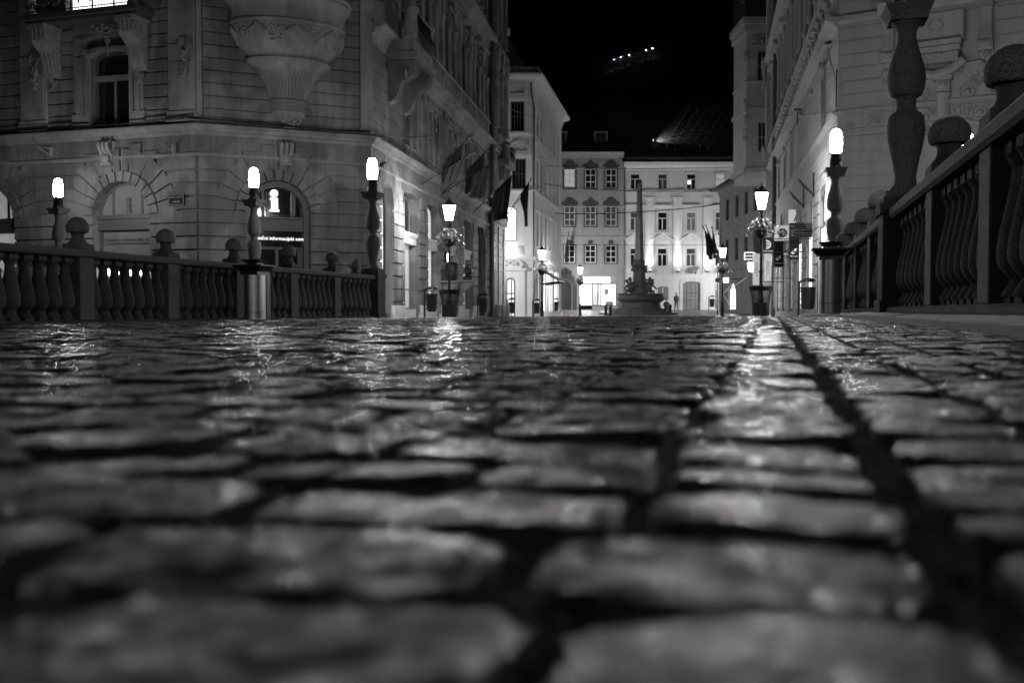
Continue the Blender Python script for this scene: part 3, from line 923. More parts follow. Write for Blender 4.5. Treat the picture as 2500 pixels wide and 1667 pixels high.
# C bays: centres every 4.05 m
cb = [C_.U(1005), C_.U(1050), C_.U(1095), C_.U(1138), C_.U(1172)]
bayu = [5.55 + 4.02 * i for i in range(5)]
holesC = [outl(1.15, 2.75, -.5, 4.3, 'arch')]
for u in bayu:
    if u < 22: holesC.append(outl(u - 1.25, u + 1.25, -.5, 4.35, 'round'))
    for s in (-.62, .62):
        if u < 22.5:
            holesC.append(outl(u + s - .42, u + s + .42, 6.1, 8.15))
            holesC.append(outl(u + s - .46, u + s + .46, 10.45, 13.3, 'arch'))
            holesC.append(outl(u + s - .46, u + s + .46, 16.2, 18.6, 'arch'))
b = MB(A)
for fr, L, hs_ in ((A, 14, holesA), (B, B.len, holesB), (C_, C_.len, holesC)):
    b.M = fr.M; sheet(b, 0, L, ZB, 22, hs_, .35)
# body behind the walls
inn = lambda p, q, d: None
b.M = Matrix()
nA, nB, nC = A.n * .46, B.n * .46, C_.n * .46
b.plan([(Q0[0] + nA.x, Q0[1] + nA.y), (Q1[0] + .05, Q1[1] + .52), (Q2[0] - .42, Q2[1] + .3), (Q3[0] + nC.x, Q3[1] + .02), (Q3[0] - 14, Q3[1] + 2), (Q0[0] - 2, Q0[1] + 10)], ZB, 21.9)
b.build('wall', 'stone_a', CB)

# --- banded masonry
cz = lambda z: z
b = MB(A)
rA = (ax1 - ax0) / 2; cA = (ax0 + ax1) / 2; zA = az - rA
rL = (axL1 - axL0) / 2; cL = (axL0 + axL1) / 2; zL = azL - rL
def arch_ex(c, r, zc, Ro, ztop=None):
    def f(a, b_):
        m = (a + b_) / 2
        if m < zc: return [(c - r - .004, c + r + .004)]
        if m < zc + Ro: h = math.sqrt(max(0, Ro * Ro - (m - zc) ** 2)); return [(c - h, c + h)]
        return []
    return f
def ring_courses(mb, fr_, c, zc, r, Ro, z0, z1, ch, gapz, y0):     # radial joints meet the level joints of the courses
    n = max(1, round((z1 - z0) / ch)); h = (z1 - z0) / n
    an = [0.]
    for i in range(n + 1):
        z = z0 + i * h
        if zc + .12 < z < zc + Ro * .93: an.append(math.degrees(math.asin((z - zc) / Ro)))
    an.append(90 - 12); an.append(90)
    an = sorted(set(an)); an = an + [180 - a for a in reversed(an[:-1])]
    for a, b_ in zip(an, an[1:]):
        voussoirs(mb, c, zc, r, Ro + .015, 1, y0, 1.8, a, b_, 0)
def merge(*fs): return lambda a, b_: sum((f(a, b_) for f in fs), [])
RoA = rA + 1.0
courses(b, 0, 14, -.3, 4.62, .42, .055, .085, merge(arch_ex(cA, rA, zA, RoA), arch_ex(cL, rL, zL, RoA)))
ring_courses(b, A, cA, zA, rA + .34, RoA, -.3, 4.62, .42, .04, -.088); voussoirs(b, cA, zA, rA, rA + .33, 13, -.15, 1.6)
ring_courses(b, A, cL, zL, rL + .34, RoA, -.3, 4.62, .42, .04, -.088); voussoirs(b, cL, zL, rL, rL + .33, 13, -.15, 1.6)
wx0, wx1 = A.U(190), A.U(358)
pl0, pl1 = A.U(62), A.U(125); pr0, pr1 = A.U(421), 14.0
def exA(a, b_):
    e = [(pl0, pl1), (pr0, pr1)]
    if a < 9.2: e.append((wx0, wx1))
    if a > 8.75: e.append((au0 - .45, au1 + .45))
    return e
courses(b, 0, 14, 5.72, 20, .39, .045, .06, exA)
b.M = B.M; b.mark()
rB = (bx1 - bx0) / 2; cB = (bx0 + bx1) / 2; zB_ = bz - rB
courses(b, 0, B.len, -.3, 4.62, .42, .055, .085, arch_ex(cB, rB, zB_, rB + .95))
ring_courses(b, B, cB, zB_, rB + .34, rB + .95, -.3, 4.62, .42, .04, -.088); voussoirs(b, cB, zB_, rB, rB + .33, 13, -.15, 1.6)
ob0, ob1 = B.U(548), B.U(853)
def exB(a, b_):
    return [(0, .18), (B.len - .38, B.len)]
courses(b, 0, B.len, 5.72, 20, .39, .045, .06, exB)
b.M = C_.M; b.mark()
def exC(a, b_):
    e = []
    if a < 4.4:
        e += [(1.15 - .004, 2.75 + .004)] + [(u - 1.25, u + 1.25) for u in bayu if u < 22]
        if a > 3.5: e += [(u - 1.5, u + 1.5) for u in bayu]
    return e
courses(b, .0, C_.len, -.3, 4.35, .47, .05, .07, exC)
courses(b, 0, C_.len, 5.75, 8.7, .42, .03, .03, lambda a, b_: [(u - 1.25, u + 1.25) for u in bayu])
voussoirs(b, 1.95, 3.5, .8, 1.5, 9, -.08)
b.build('banded_masonry', 'stone_a', CB)

# --- plinth, cornices, string courses
b = MB()
path = [Q0, Q1, Q2, Q3]
mould(b, path, CORN(zc1, .33, .30))
mould(b, path, BAND(4.72, .12, .09))
b.build('ground_floor_cornice', 'stone_a2', CB)
b = MB()
mould(b, [Q2, Q3], CORN(9.35, .5, .5)); mould(b, [Q2, Q3], BAND(8.85, .12, .08))
b.build('first_floor_cornice', 'stone_a2', CB)
b = MB(); mould(b, [Q2, Q3], CORN(15.1, .55, .55)); mould(b, [Q2, Q3], BAND(14.3, .12, .08)); b.build('upper_cornice', 'stone_a2', CB)
b = MB(); mould(b, path, CORN(21.6, .8, .9)); b.build('roof_cornice', 'stone_a2', CB)
b = MB(C_)
edges = [(0, 1.15), (2.75, bayu[0] - 1.25)] + [(bayu[i] + 1.25, bayu[i + 1] - 1.25) for i in range(4)]
for a, c in edges: b.mark(); b.box(a + .0, c, -.10, .05, ZB, .05, .02)
b.build('plinth', 'stucco_w', CB)

# --- pilasters and their swags
b = MB(A)
for a, c in ((pl0, pl1), (pr0, 14.0)):
    b.mark(); b.box(a, c, -.12, .05, 6.0, 20, .01); b.box(a - .05, c + .04, -.2, .05, 5.66, 5.85); b.box(a - .03, c + .02, -.16, .05, 5.85, 5.99)
    b.box(a - .01, c + .01, -.145, 0, 7.95, 8.03); b.box(a + .08, c - .08, -.135, 0, 6.15, 7.5, .012)
b.M = B.M; b.mark()
b.box(B.len - .36, B.len + .04, -.1, .05, 5.85, 20, .01); b.box(B.len - .42, B.len + .07, -.15, .05, 5.66, 5.85)
b.mark(); b.box(-.02, .14, -.08, .05, 5.85, 20, .01)
b.build('pilaster', 'stone_a2', CB)
b = MB(A)
for px, y0_, y1_ in ((92, 152, 215), (456, 118, 185)):
    b.mark(); u, z0 = A.hit(px, y0_); z1 = A.Z(px, y1_)
    b.tube([(u + .16 * math.cos(R(t)), -.17, z0 + .2 * math.sin(R(t))) for t in range(0, 361, 20)], .03, 5)
    b.tube([(u + .08 * math.cos(R(t)), -.17, z0 + .12 * math.sin(R(t))) for t in range(0, 361, 24)], .02, 5)
    b.tube([(u + .22 * math.cos(R(t)), -.16, z0 + .28 * math.sin(R(t))) for t in range(0, 181, 20)], .025, 5)
    b.leaves(u, (z0 + z1) / 2 - .1, .12, (z0 - z1) / 2 - .02, 40, -.16, .045, int(px)); b.leaves(u, z1 + .12, .06, .16, 12, -.17, .045, int(px) + 1)
b.build('hanging_swag', 'carve', CB, smooth=True)

# --- keystones with carved masks
b = MB(A)
def keystone(fr, u, z0, z1, w, proj=.3):
    b.M = fr.M; b.mark()
    b.prism([(u - w * .42, z0 + .1), (u + w * .42, z0 + .1), (u + w * .6, z1), (u - w * .6, z1)], -proj * .55, .02, .02)
    for k in (-.36, 0, .36):
        b.tube([(u + w * k, -proj * q, z0 + (z1 - z0) * h) for h, q in ((.5, .62), (.62, .9), (.75, 1.1), (.88, 1.08), (.97, .8), (1, .5))], w * .15, 6)
    b.box(u - w * .55, u + w * .55, -proj * .8, 0, z0 + (z1 - z0) * .46, z0 + (z1 - z0) * .51)
    b.ball((u, -proj * .75, z0 + (z1 - z0) * .28), w * .32, .1, (z1 - z0) * .2, 10, 7)
    b.leaves(u, z0 + (z1 - z0) * .26, w * .42, (z1 - z0) * .2, 26, -proj * .75, .045, 9)
    b.box(u - w * .45, u + w * .45, -proj * .7, 0, z0 + .02, z0 + .09)
u, z = A.hit(268, 345); keystone(A, u, A.Z(268, 407), 5.2, .42)
u, z = A.hit(-22, 352); keystone(A, u, A.Z(-20, 415), 5.2, .42)
u, z = B.hit(697, 350); keystone(B, B.U(697), B.Z(697, 408), 5.2, .42)
b.build('carved_keystone', 'carve', CB, smooth=True)
for k, (fr, u) in enumerate(((A, cA), (B, B.U(697)))):      # flaring blocks either side of the keystone
    b = MB(fr)
    z0 = (zA + rA + .35, zB_ + rB + .3)[k]
    for s in (-1, 1):
        b.mark(); b.prism([(u + s * .3, z0 + .05), (u + s * .62, z0 - .05), (u + s * .78, 5.1), (u + s * .35, 5.1)], -.075, .02, .012)
        b.prism([(u + s * .67, z0 - .1), (u + s * 1.05, z0 - .25), (u + s * 1.35, 4.85), (u + s * .84, 4.85)], -.07, .02, .012)
    b.build('arch_block', 'stone_a', CB)

# --- first floor window of face A with surround, hood, balcony and consoles
window(CB, A, aw0, aw1, awz0, awz1, .22, 'round', 'glass', ((), (.66,)), .09, 'wood')
b = MB(A); um = (aw0 + aw1) / 2
b.box(um - .04, um + .04, .2, .3, awz0 + .05, awz0 + (awz1 - awz0) * .64); b.box(aw0, aw1, .19, .3, awz0 + (awz1 - awz0) * .63, awz0 + (awz1 - awz0) * .7)
b.build('window_mullion', 'wood_l', CB)
w = MB(A)
w.box(wx0, aw0 - .1, -.08, .05, 5.62, awz1 + .42, .01); w.box(aw1 + .1, wx1, -.08, .05, 5.62, awz1 + .42, .01)
w.box(wx0, wx1, -.08, .05, awz1 + .42, 9.1, .01)
ring(w, aw0 - .13, aw1 + .13, awz0 - .02, awz1 + .1, .12, -.14, .05, 'round', False)
w.box(wx0 + .1, aw0 - .2, -.12, .05, 5.75, 7.9, .01); w.box(aw1 + .2, wx1 - .1, -.12, .05, 5.75, 7.9, .01)
w.box(wx0 - .05, aw0 - .1, -.14, .05, 5.62, 6.1, .01); w.box(aw1 + .1, wx1 + .05, -.14, .05, 5.62, 6.1, .01)
for s in (-1, 1): w.scroll(um + s * (aw1 - aw0) * .5, awz1 - .12, .16, -.2, 1.5, .03, -s)
w.build('window_surround', 'stone_a2', CB, smooth=True)
w = MB(A)
for k, xx in enumerate(((wx0 + .1, wx0 + .65), (wx1 - .75, wx1 - .1))):
    for i in range(6):
        a = xx[0] + (xx[1] - xx[0]) * (i + .2) / 6; w.box(a, a + .05, -.13, 0, 8.38, 8.5)
w.tube([(um + .18 * math.cos(R(t)), -.16, 8.75 + .18 * math.sin(R(t))) for t in range(0, 361, 24)], .045, 6); w.ball((um, -.13, 8.75), .1, .08)
w.leaves(um - .35, 8.78, .35, .14, 40, -.12, .04, 3); w.leaves(um + .35, 8.78, .35, .14, 40, -.12, .04, 4); w.leaves(um, 8.4, .12, .12, 16, -.12, .04, 5); w.leaves(um, 8.1, .03, .22, 9, -.12, .03, 5)
w.build('carved_wreath', 'carve', CB, smooth=True)
w = MB(A.M @ Matrix.Translation((0, 0, -.27)))
bl0, bl1 = A.U(112), A.U(388)
w.box(bl0 + .1, bl1 - .1, -.82, .05, 9.12, 9.22); w.box(bl0, bl1, -.95, .05, 9.22, 9.38)
w.build('balcony_slab', 'hood', CB, bevel=.01)
w = MB(A.M @ Matrix.Translation((0, 0, -.27)))
for x in (A.U(126), A.U(335)):
    w.mark(); console(w, x, x + .52, -.78, 9.1, 7.55)
    w.leaves(x + .26, 7.45, .12, .22, 22, -.12, .05, 3)
    w.box(x - .06, x + .58, -.85, .02, 8.98, 9.12)
w.build('balcony_console', 'carve', CB, smooth=True)
w = MB(A.M @ Matrix.Translation((0, 0, -.27)))
for x in lin(bl0 + .35, bl1 - .35, 34):
    w.tube([(x, -.86, 9.38), (x, -.86, 10.3)], .012, 4)
for x in lin(bl0 + .5, bl1 - .5, 8):
    w.scroll(x, 9.65, .13, -.87, 1.4, .016, 1); w.scroll(x + .12, 9.95, .13, -.87, 1.4, .016, -1)
w.tube([(bl0 + .3, -.86, 9.47), (bl1 - .3, -.86, 9.47)], .02, 4); w.tube([(bl0 + .3, -.86, 10.3), (bl1 - .3, -.86, 10.3)], .03, 5)
w.build('balcony_railing', 'iron', CB)
w = MB(A.M @ Matrix.Translation((0, 0, -.27)))
for x in (bl0 + .12, bl1 - .42):
    w.mark(); w.lathe([(.17, 9.39), (.17, 9.5), (.08, 9.6), (.15, 9.8), (.13, 10), (.06, 10.15), (.15, 10.25), (.15, 10.35)], x + .15, -.75, 12)
w.build('balcony_post', 'stone_a', CB, smooth=True)
window(CB, A, au0, au1, 9.2, 12.6, .2, 'rect', 'win_shop', ((.33, .66), (.75,)), .07, 'wood_l')

# --- ground floor arched windows
def archwin(fr, x0, x1, z1, lit1, lit2, name='window', low='glass'):
    r = (x1 - x0) / 2; zc = z1 - r; y = .22
    w = MB(fr); ring(w, x0, x1, zc - .02, z1, .07, y, y + .08, 'arch'); c = (x0 + x1) / 2
    for s in (-.5, .5): w.box(c + s * r * 1.02 - .04, c + s * r * 1.02 + .04, y + .01, y + .07, zc, zc + r * .84)
    w.box(x0, x1, y - .08, y + .1, zc - .4, zc - .02); w.box(x0 - .02, x1 + .02, y - .14, y + .1, zc - .1, zc - .03); w.box(x0, x1, y - .11, y + .1, zc - .45, zc - .38)
    w.box(x0, x0 + .1, y, y + .08, .1, zc - .4); w.box(x1 - .1, x1, y, y + .08, .1, zc - .4)
    o = w.build(name, 'wood', CB)
    p = MB(fr); p.prism(outl(x0 + .03, x1 - .03, zc, z1 - .03, 'arch', 14), y + .04, y + .05); p.build('pane', lit1, o)
    p = MB(fr); p.box(x0 + .08, x1 - .08, y + .04, y + .05, .1, zc - .42); p.build('lower_pane', lit2, o)
    return o, zc
wA, zcA = archwin(A, ax0, ax1, az, 'glass_b', 'glass_b')
wL, zcL = archwin(A, axL0, axL1, azL, 'win_curt', 'win_dim')
b = MB(A); lz0, lz1 = A.Z(300, 672), A.Z(300, 655); b.box(A.U(238), A.U(366), .2, .235, lz0, lz1); b.build('lit_counter_strip', 'sign_strip', CB)
b = MB(A); b.box(A.U(247), A.U(369), .19, .25, A.Z(300, 593), A.Z(300, 577)); sb = b.build('window_banner', 'glass_b', CB)
text('Turistični informacijski center', .175, A, (A.U(247) + A.U(369)) / 2, (A.Z(300, 585)), .185, 'letter_d', sb, sx=.92)
# big i in the fanlight
def letter_i(fr, u, z, h, m, parent, y, name='letter'):
    b = MB(fr); r = h * .17
    b.prism([(u + r * math.cos(R(t)), z + h - r + r * math.sin(R(t))) for t in range(0, 360, 18)], y, y + .04)
    b.box(u - h * .12, u + h * .16, y, y + .04, z + .06 * h, z + h * .6); b.box(u - h * .18, u + h * .16, y, y + .04, z + h * .54, z + h * .6); b.box(u - h * .2, u + h * .22, y, y + .04, z, z + h * .07)
    return b.build(name, m, parent)
letter_i(A, A.U(304), A.Z(304, 518), A.Z(304, 480) - A.Z(304, 518), 'wood', wA, .2)

# --- door under the oriel
w = MB(B); y = .25; xc = cB
ring(w, bx0 + .02, bx1 - .02, -.5, bz - .02, .16, .05, y + .1, 'arch', False)
zt = zB_ - .12
w.box(bx0, bx1, y - .05, y + .1, zt - .38, zt); w.box(bx0, bx1, y - .14, y + .1, zt - .06, zt)
w.box(bx0, bx1, y - .08, y + .1, zt - .45, zt - .37)
for s in (-.42, .52): w.box(xc + rB * s - .045, xc + rB * s + .045, y, y + .08, zt, zt + rB * .92)
zd = zt - .95
w.box(bx0, bx1, y, y + .08, zd - .08, zd); w.box(bx0 + .15, bx0 + .35, y, y + .08, -.5, zd); w.box(bx1 - .35, bx1 - .15, y, y + .08, -.5, zd); w.box(xc - .05, xc + .05, y, y + .08, -.5, zd)
dr = w.build('door', 'wood', CB)
p = MB(B); p.prism(outl(bx0 + .05, bx1 - .05, zt, bz - .05, 'arch', 14), y + .05, y + .06); p.build('fanlight', 'glass', dr)
p = MB(B); p.box(bx0 + .1, bx1 - .1, y + .05, y + .06, -.5, zt - .4); p.build('door_glass', 'glass', dr)
p = MB(B)
for x in (xc - rB * .3, xc + rB * .46, xc + rB * .58): p.tube([(x, y - .01, zt + .06), (x, y - .01, zt + rB * .8)], .008, 4)
p.tube([(xc - rB * .4, y - .01, zt + .05), (xc + rB * .46, y - .01, zt + .05)], .008, 4); p.tube([(xc + rB * .58, y - .01, zt + .05), (xc + rB * .9, y - .01, zt + .05)], .008, 4)
p.build('glazing_bar', 'metal', dr)
si = thing('letter_sign', 'glowing white letter i in the fanlight above the door', 'sign', B)
z0 = B.Z(673, 515); letter_i(B, B.U(673), z0, B.Z(673, 462) - z0, 'sign_lit', si, .16)
st = thing('lettering_sign', 'glowing line of lettering over the door below the letter i', 'sign', B)
text('Turistični informacijski center', .155, B, (B.U(634) + B.U(731)) / 2, B.Z(680, 582), .15, 'text_lit', st)
pq = thing('street_sign', 'small dark enamel street name plate with pale border on the corner building', 'sign', A)
p = MB(A); u0, u1, z0, z1 = A.U(418), A.U(457), A.Z(437, 503), A.Z(437, 474)
p.box(u0, u1, -.125, -.05, z0, z1, .005); p.build('plate', 'board_d', pq)
p = MB(A); ring(p, u0 + .02, u1 - .02, z0 + .02, z1 - .02, .015, -.13, -.12); p.build('border', 'letter_g', pq)
text('ADAMIČ-LUNDROVO', .085, A, (u0 + u1) / 2, (z0 + z1) / 2 + .07, -.132, 'letter_g', pq, sx=.58)
text('NABREŽJE', .085, A, (u0 + u1) / 2, (z0 + z1) / 2 - .07, -.132, 'letter_g', pq, sx=.7)

# --- the oriel
oc = (B.U(548) + B.U(853)) / 2 + .03
T = B.M @ Matrix.Translation((oc, -.02, 0))
def half(pr, seg=40, fl=None):
    b = MB(T); b.lathe(pr, 0, 0, seg, .72, 180, 360, fl); return b
half([(1.84, 9.72), (1.84, 20.5)]).build('oriel_wall', 'stone_a', CB, smooth=True)
half([(1.84, 9.74), (1.98, 9.7), (2.02, 9.62), (1.97, 9.55), (2.0, 9.48), (1.96, 9.38), (1.85, 9.25), (1.8, 9.1), (1.8, 8.8), (1.84, 8.78), (1.84, 8.72), (1.8, 8.7), (1.78, 8.5), (1.68, 8.25), (1.52, 8.02), (1.36, 7.86), (1.31, 7.82),
      (1.31, 7.72), (1.36, 7.68), (1.34, 7.58), (1.2, 7.5), (1.02, 7.4), (.85, 7.28), (.74, 7.12), (.66, 6.95), (.6, 6.82), (.57, 6.6), (.56, 6.53)]).build('oriel_base', 'stone_a2', CB, smooth=True, angle=50)
half([(.6, 6.5), (.6, 6.47), (.555, 6.45), (.55, 6.15), (.58, 6.12), (.56, 6.08), (.5, 6.0), (.36, 5.9), (.24, 5.82), (.18, 5.72), (.16, 5.66), (.05, 5.58), (0, 5.56)], 30).build('oriel_pendant', 'stone_a2', CB, smooth=True, angle=50)
b = MB(T)
def on(rz, a, out=.03): r, z = rz; return (r * math.cos(R(a)) + out * math.cos(R(a)), .72 * r * math.sin(R(a)) + out * math.sin(R(a)), z)
for k in range(22):                                    # fluting leaves
    a = 182 + 176 * (k + .5) / 22
    b.tube([on((.98, 7.37), a, .0), on((.82, 7.22), a), on((.7, 7.0), a), on((.61, 6.75), a), on((.57, 6.55), a, .01)], [.02, .035, .035, .028, .02], 5)
for k in range(26):
    a = 182 + 176 * k / 26
    for j in range(4):
        z = 6.18 + .075 * j; b.tube([on((.553, z), a, .01), on((.553, z + .075), a + (6.8 if j % 2 else -6.8), .01)], .01, 4)
q = random.Random(11)
for k in range(9):                                     # acanthus sprays of the frieze
    a0 = 188 + 164 * k / 8
    def fr_(t, z): # z 8.02..8.66 -> radius
        r = 1.53 + (z - 8.02) * .52 if z < 8.4 else 1.73 + (z - 8.4) * .2
        return on((r, z), t, .03)
    if k % 2 == 0:
        for d in range(-4, 5):
            b.tube([fr_(a0, 8.06), fr_(a0 + d * 1.4, 8.3), fr_(a0 + d * 2.6, 8.58 - abs(d) * .05)], [.03, .03, .05], 5)
            b.ball(fr_(a0 + d * 2.7, 8.6 - abs(d) * .05), .045)
    else:
        for s in (-1, 1):
            pts = []
            for i in range(20):
                t = i / 19 * 8; rr = (1 - i / 24)
                pts.append(fr_(a0 + s * (4.5 + 4.5 * rr * math.cos(t)), 8.34 + .2 * rr * math.sin(t)))
            b.tube(pts, .024, 5)
        for _ in range(14): b.ball(fr_(a0 + q.uniform(-8, 8), q.uniform(8.1, 8.6)), q.uniform(.025, .05))
for _ in range(60):
    a = q.uniform(200, 340); z = q.uniform(5.68, 6.05); r = .18 + (z - 5.68) * .9
    b.ball(on((r, z), a, .02), q.uniform(.025, .055))
b.build('oriel_carving', 'carve', CB, smooth=True)

# --- face C: shop windows, upper windows, balcony, downpipe
window(CB, C_, 1.15, 2.75, -.3, 4.3, .3, 'arch', 'win_shop', ((.5,), (.62,)), .08, 'wood')
for i, u in enumerate(bayu[:4]):
    lit = ['win_dim', 'shop_soft', 'shop_soft', 'shop_soft'][i]
    top = ['glass', 'shop_soft', 'win_dim', 'win_dim'][i]
    window(CB, C_, u - 1.2, u + 1.2, 2.85, 4.3, .33, 'round', top, ((.33, .66), ()), .07, 'wood_l')
    window(CB, C_, u - 1.2, u + 1.2, -.1, 2.5, .33, 'rect', lit, ((.33, .66), (.3,)), .07, 'wood_l')
    w = MB(C_); w.box(u - 1.24, u + 1.24, .08, .34, 2.42, 2.75); w.box(u - 1.24, u + 1.24, .0, .34, 2.75, 2.86); w.box(u - 1.24, u + 1.24, .04, .34, 2.68, 2.75)
    w.box(u - 1.24, u + 1.24, .1, .34, -.5, -.1)
    w.build('transom', 'stucco_w', CB)
ww = MB(C_)
for u in bayu:
    if u > 22.5: continue
    ww.mark()
    for s in (-.62, .62):
        window(CB, C_, u + s - .42, u + s + .42, 6.1, 8.15, .2, 'rect', 'glass', ((.5,), (.7,)), .05, 'wood')
        window(CB, C_, u + s - .46, u + s + .46, 10.45, 13.3, .22, 'arch', 'glass', ((.5,), (.62,)), .05, 'wood')
        window(CB, C_, u + s - .46, u + s + .46, 16.2, 18.6, .22, 'arch', 'glass', ((.5,), (.62,)), .05, 'wood')
        ring(ww, u + s - .5, u + s + .5, 6.02, 8.25, .08, -.06, .05)
        ring(ww, u + s - .54, u + s + .54, 10.4, 13.4, .09, -.08, .05, 'arch')
    for x in (-1.24, 0, 1.24):                          # colonnettes of the second floor windows
        ww.lathe([(.13, 10.4), (.13, 10.6), (.09, 10.66), (.085, 12.3), (.1, 12.34), (.14, 12.5), (.16, 12.62)], u + x, -.14, 10)
        ww.lathe([(.12, 16.1), (.08, 16.2), (.08, 18), (.13, 18.2)], u + x, -.12, 8)
    ww.box(u - 1.45, u + 1.45, -.26, .05, 13.95, 14.1); ww.prism([(u - 1.45, 14.1), (u + 1.45, 14.1), (u, 14.3)], -.24, .05)
    ww.box(u - 1.4, u + 1.4, -.12, .05, 8.3, 8.42)
    for k in range(7):                                  # blind balustrade above the cornice
        x = u - 1.5 + 3 * (k + .5) / 7; ww.lathe([(.1, 9.45), (.06, 9.55), (.12, 9.8), (.05, 10.1), (.1, 10.2)], x, -.1, 8)
    ww.box(u - 1.9, u - 1.55, -.16, .05, 9.4, 10.25); ww.box(u + 1.55, u + 1.9, -.16, .05, 9.4, 10.25)
    ww.box(u - 2.0, u + 2.0, -.24, .05, 10.25, 10.38)
    ww.box(u - 2.1, u - 1.85, -.07, .05, 10.4, 14.2, .01)
ww.build('window_surround', 'stone_a2', CB, smooth=True)
ww = MB(C_)
for i, u in enumerate(bayu):
    if u > 22.5: continue
    ww.mark(); ww.leaves(u, 13.55, .35, .4, 46, -.14, .09, 20 + i); ww.ball((u, -.2, 13.6), .2, .15, .25)
    for s in (-.62, .62): ww.leaves(u + s, 13.6, .3, .12, 14, -.08, .06, 5 + i)
    ww.leaves(u, 8.0, .09, .55, 26, -.09, .06, i); ww.tube([(u, -.08, 8.1), (u, -.1, 6.6)], .02, 4)
    ww.leaves(u, 18.9, .5, .3, 30, -.12, .09, i)
    ww.leaves(u - 2.0, 8.35, .15, .25, 14, -.1, .06, i)
ww.build('facade_carving', 'carve', CB, smooth=True)
# carved column and balcony next to the corner
w = MB(C_)
console(w, 2.2, 2.7, -1.0, 8.6, 7.15); console(w, 4.3, 4.8, -1.0, 8.6, 7.15)
w.box(1.9, 5.1, -1.15, .05, 8.62, 8.85); w.box(2.0, 5.0, -1.0, .05, 8.85, 9.3)
for x in (2.1, 4.7): w.lathe([(.24, 9.3), (.24, 10.2), (.3, 10.22), (.3, 10.35), (.2, 10.4), (.15, 10.6), (0, 10.7)], x, -.85, 12)
w.scroll(2.1, 8.1, .2, -.7, 1.8, .05, 1)
for s in (0, 1):
    pts = []
w.build('side_balcony', 'stone_a2', CB, smooth=True)
w = MB(C_)
for k in range(18):
    x = 2.3 + 2.3 * k / 17; w.tube([(x, -1.05, 9.3), (x, -1.16, 9.6), (x, -1.05, 9.95), (x, -1.0, 10.3)], .014, 4)
for k in range(7): w.scroll(2.5 + .33 * k, 9.7, .13, -1.16, 1.4, .018)
w.tube([(2.2, -1.0, 10.3), (4.8, -1.0, 10.3)], .03, 5)
w.build('side_balcony_railing', 'iron', CB)
# end bay with half columns
w = MB(C_)
L = C_.len
w.box(L - .02, L + 5.0, -.22, 9, ZB, 21.5)
for x in (L + .8, L + 2.6, L + 4.4):
    w.lathe([(.36, 10.3), (.3, 10.5), (.27, 10.6), (.25, 14), (.3, 14.1), (.42, 14.6)], x, -.25, 14)
    w.lathe([(.3, 15.6), (.24, 15.8), (.22, 19), (.36, 19.6)], x, -.25, 12)
    w.lathe([(.4, ZB), (.4, .1), (.33, .15)] , x, -.22, 12)
for z, h in ((9.4, .5), (15.2, .55), (21.6, .8)): w.box(L - .05, L + 5.1, -.5, 0, z - h * .5, z, .03); w.box(L - .02, L + 5.05, -.4, 0, z - h, z - h * .5)
w.box(L - .04, L + 5.1, -.45, 0, 5.3, 5.6, .03); w.box(L - .02, L + 5.05, -.4, 0, 4.9, 5.3)
w.build('end_bay', 'stone_a', CB, smooth=True)
w = MB(C_)
courses(w, L + .3, L + 1.3, -.1, 4.7, .42, .035, .3); courses(w, L + 2.0, L + 3.2, -.1, 4.7, .42, .035, .3); courses(w, L + 4.0, L + 4.9, -.1, 4.7, .42, .035, .3)
w.build('end_bay_masonry', 'stone_a2', CB)
w = MB(C_)
for x in (L + .8, L + 2.6, L + 4.4): w.leaves(x, 14.3, .35, .55, 40, -.45, .1, int(x)); w.leaves(x, 12.8, .18, .8, 24, -.42, .08, int(x)); w.leaves(x, 19.4, .35, .5, 26, -.42, .1, int(x))
w.build('end_bay_carving', 'carve', CB, smooth=True)
w = MB(C_)
w.M = C_.M @ Matrix.Translation((-1.4, .95, 0)); console(w, L + 3.9, L + 4.3, -1.5, 8.4, 5.9); console(w, L + 5.9, L + 6.3, -1.5, 8.4, 5.9); w.box(L + 3.6, L + 6.6, -1.8, -.3, 8.4, 8.75)
for x in (L + 3.8, L + 6.3): w.lathe([(.24, 8.75), (.24, 9.5), (.32, 9.55), (.2, 9.7), (0, 9.85)], x, -1.6, 10)
w.build('end_balcony', 'stone_a2', CB, smooth=True)
w = MB(C_.M @ Matrix.Translation((-1.4, .95, 0)))
for k in range(14): x = L + 4.0 + 2.1 * k / 13; w.tube([(x, -1.7, 8.75), (x, -1.8, 9.0), (x, -1.7, 9.4)], .03, 4)
w.tube([(L + 3.9, -1.7, 9.4), (L + 6.2, -1.7, 9.4)], .04, 4); w.build('end_balcony_railing', 'iron', CB)
w = MB(C_); w.tube([(L - .35, -.3, 21), (L - .35, -.3, 5.9), (L - .35, -.28, 5.6), (L - .35, -.28, -.7)], .12, 10)
for z in (1, 3, 5, 8, 11, 14, 17): w.lathe([(.14, z), (.14, z + .08)], L - .35, -.28, 10)
w.build('downpipe', 'zinc', CB, smooth=True)
# hooks on the cornice
for (fr, px, py) in ((A, 128, 372), (A, 427, 365), (C_, 985, 372)):
    h = MB(fr); u, z = fr.hit(px, py); h.box(u - .03, u + .03, -.12, 0, z - .15, z + .15); h.tube([(u, -.12, z - .1), (u - .1, -.4, z + .05), (u - .12, -.6, z + .12)], .015, 5); h.tube([(u, -.12, z + .1), (u - .08, -.35, z + .1)], .012, 5)
    h.build('flag_hook', 'letter_g', CB)
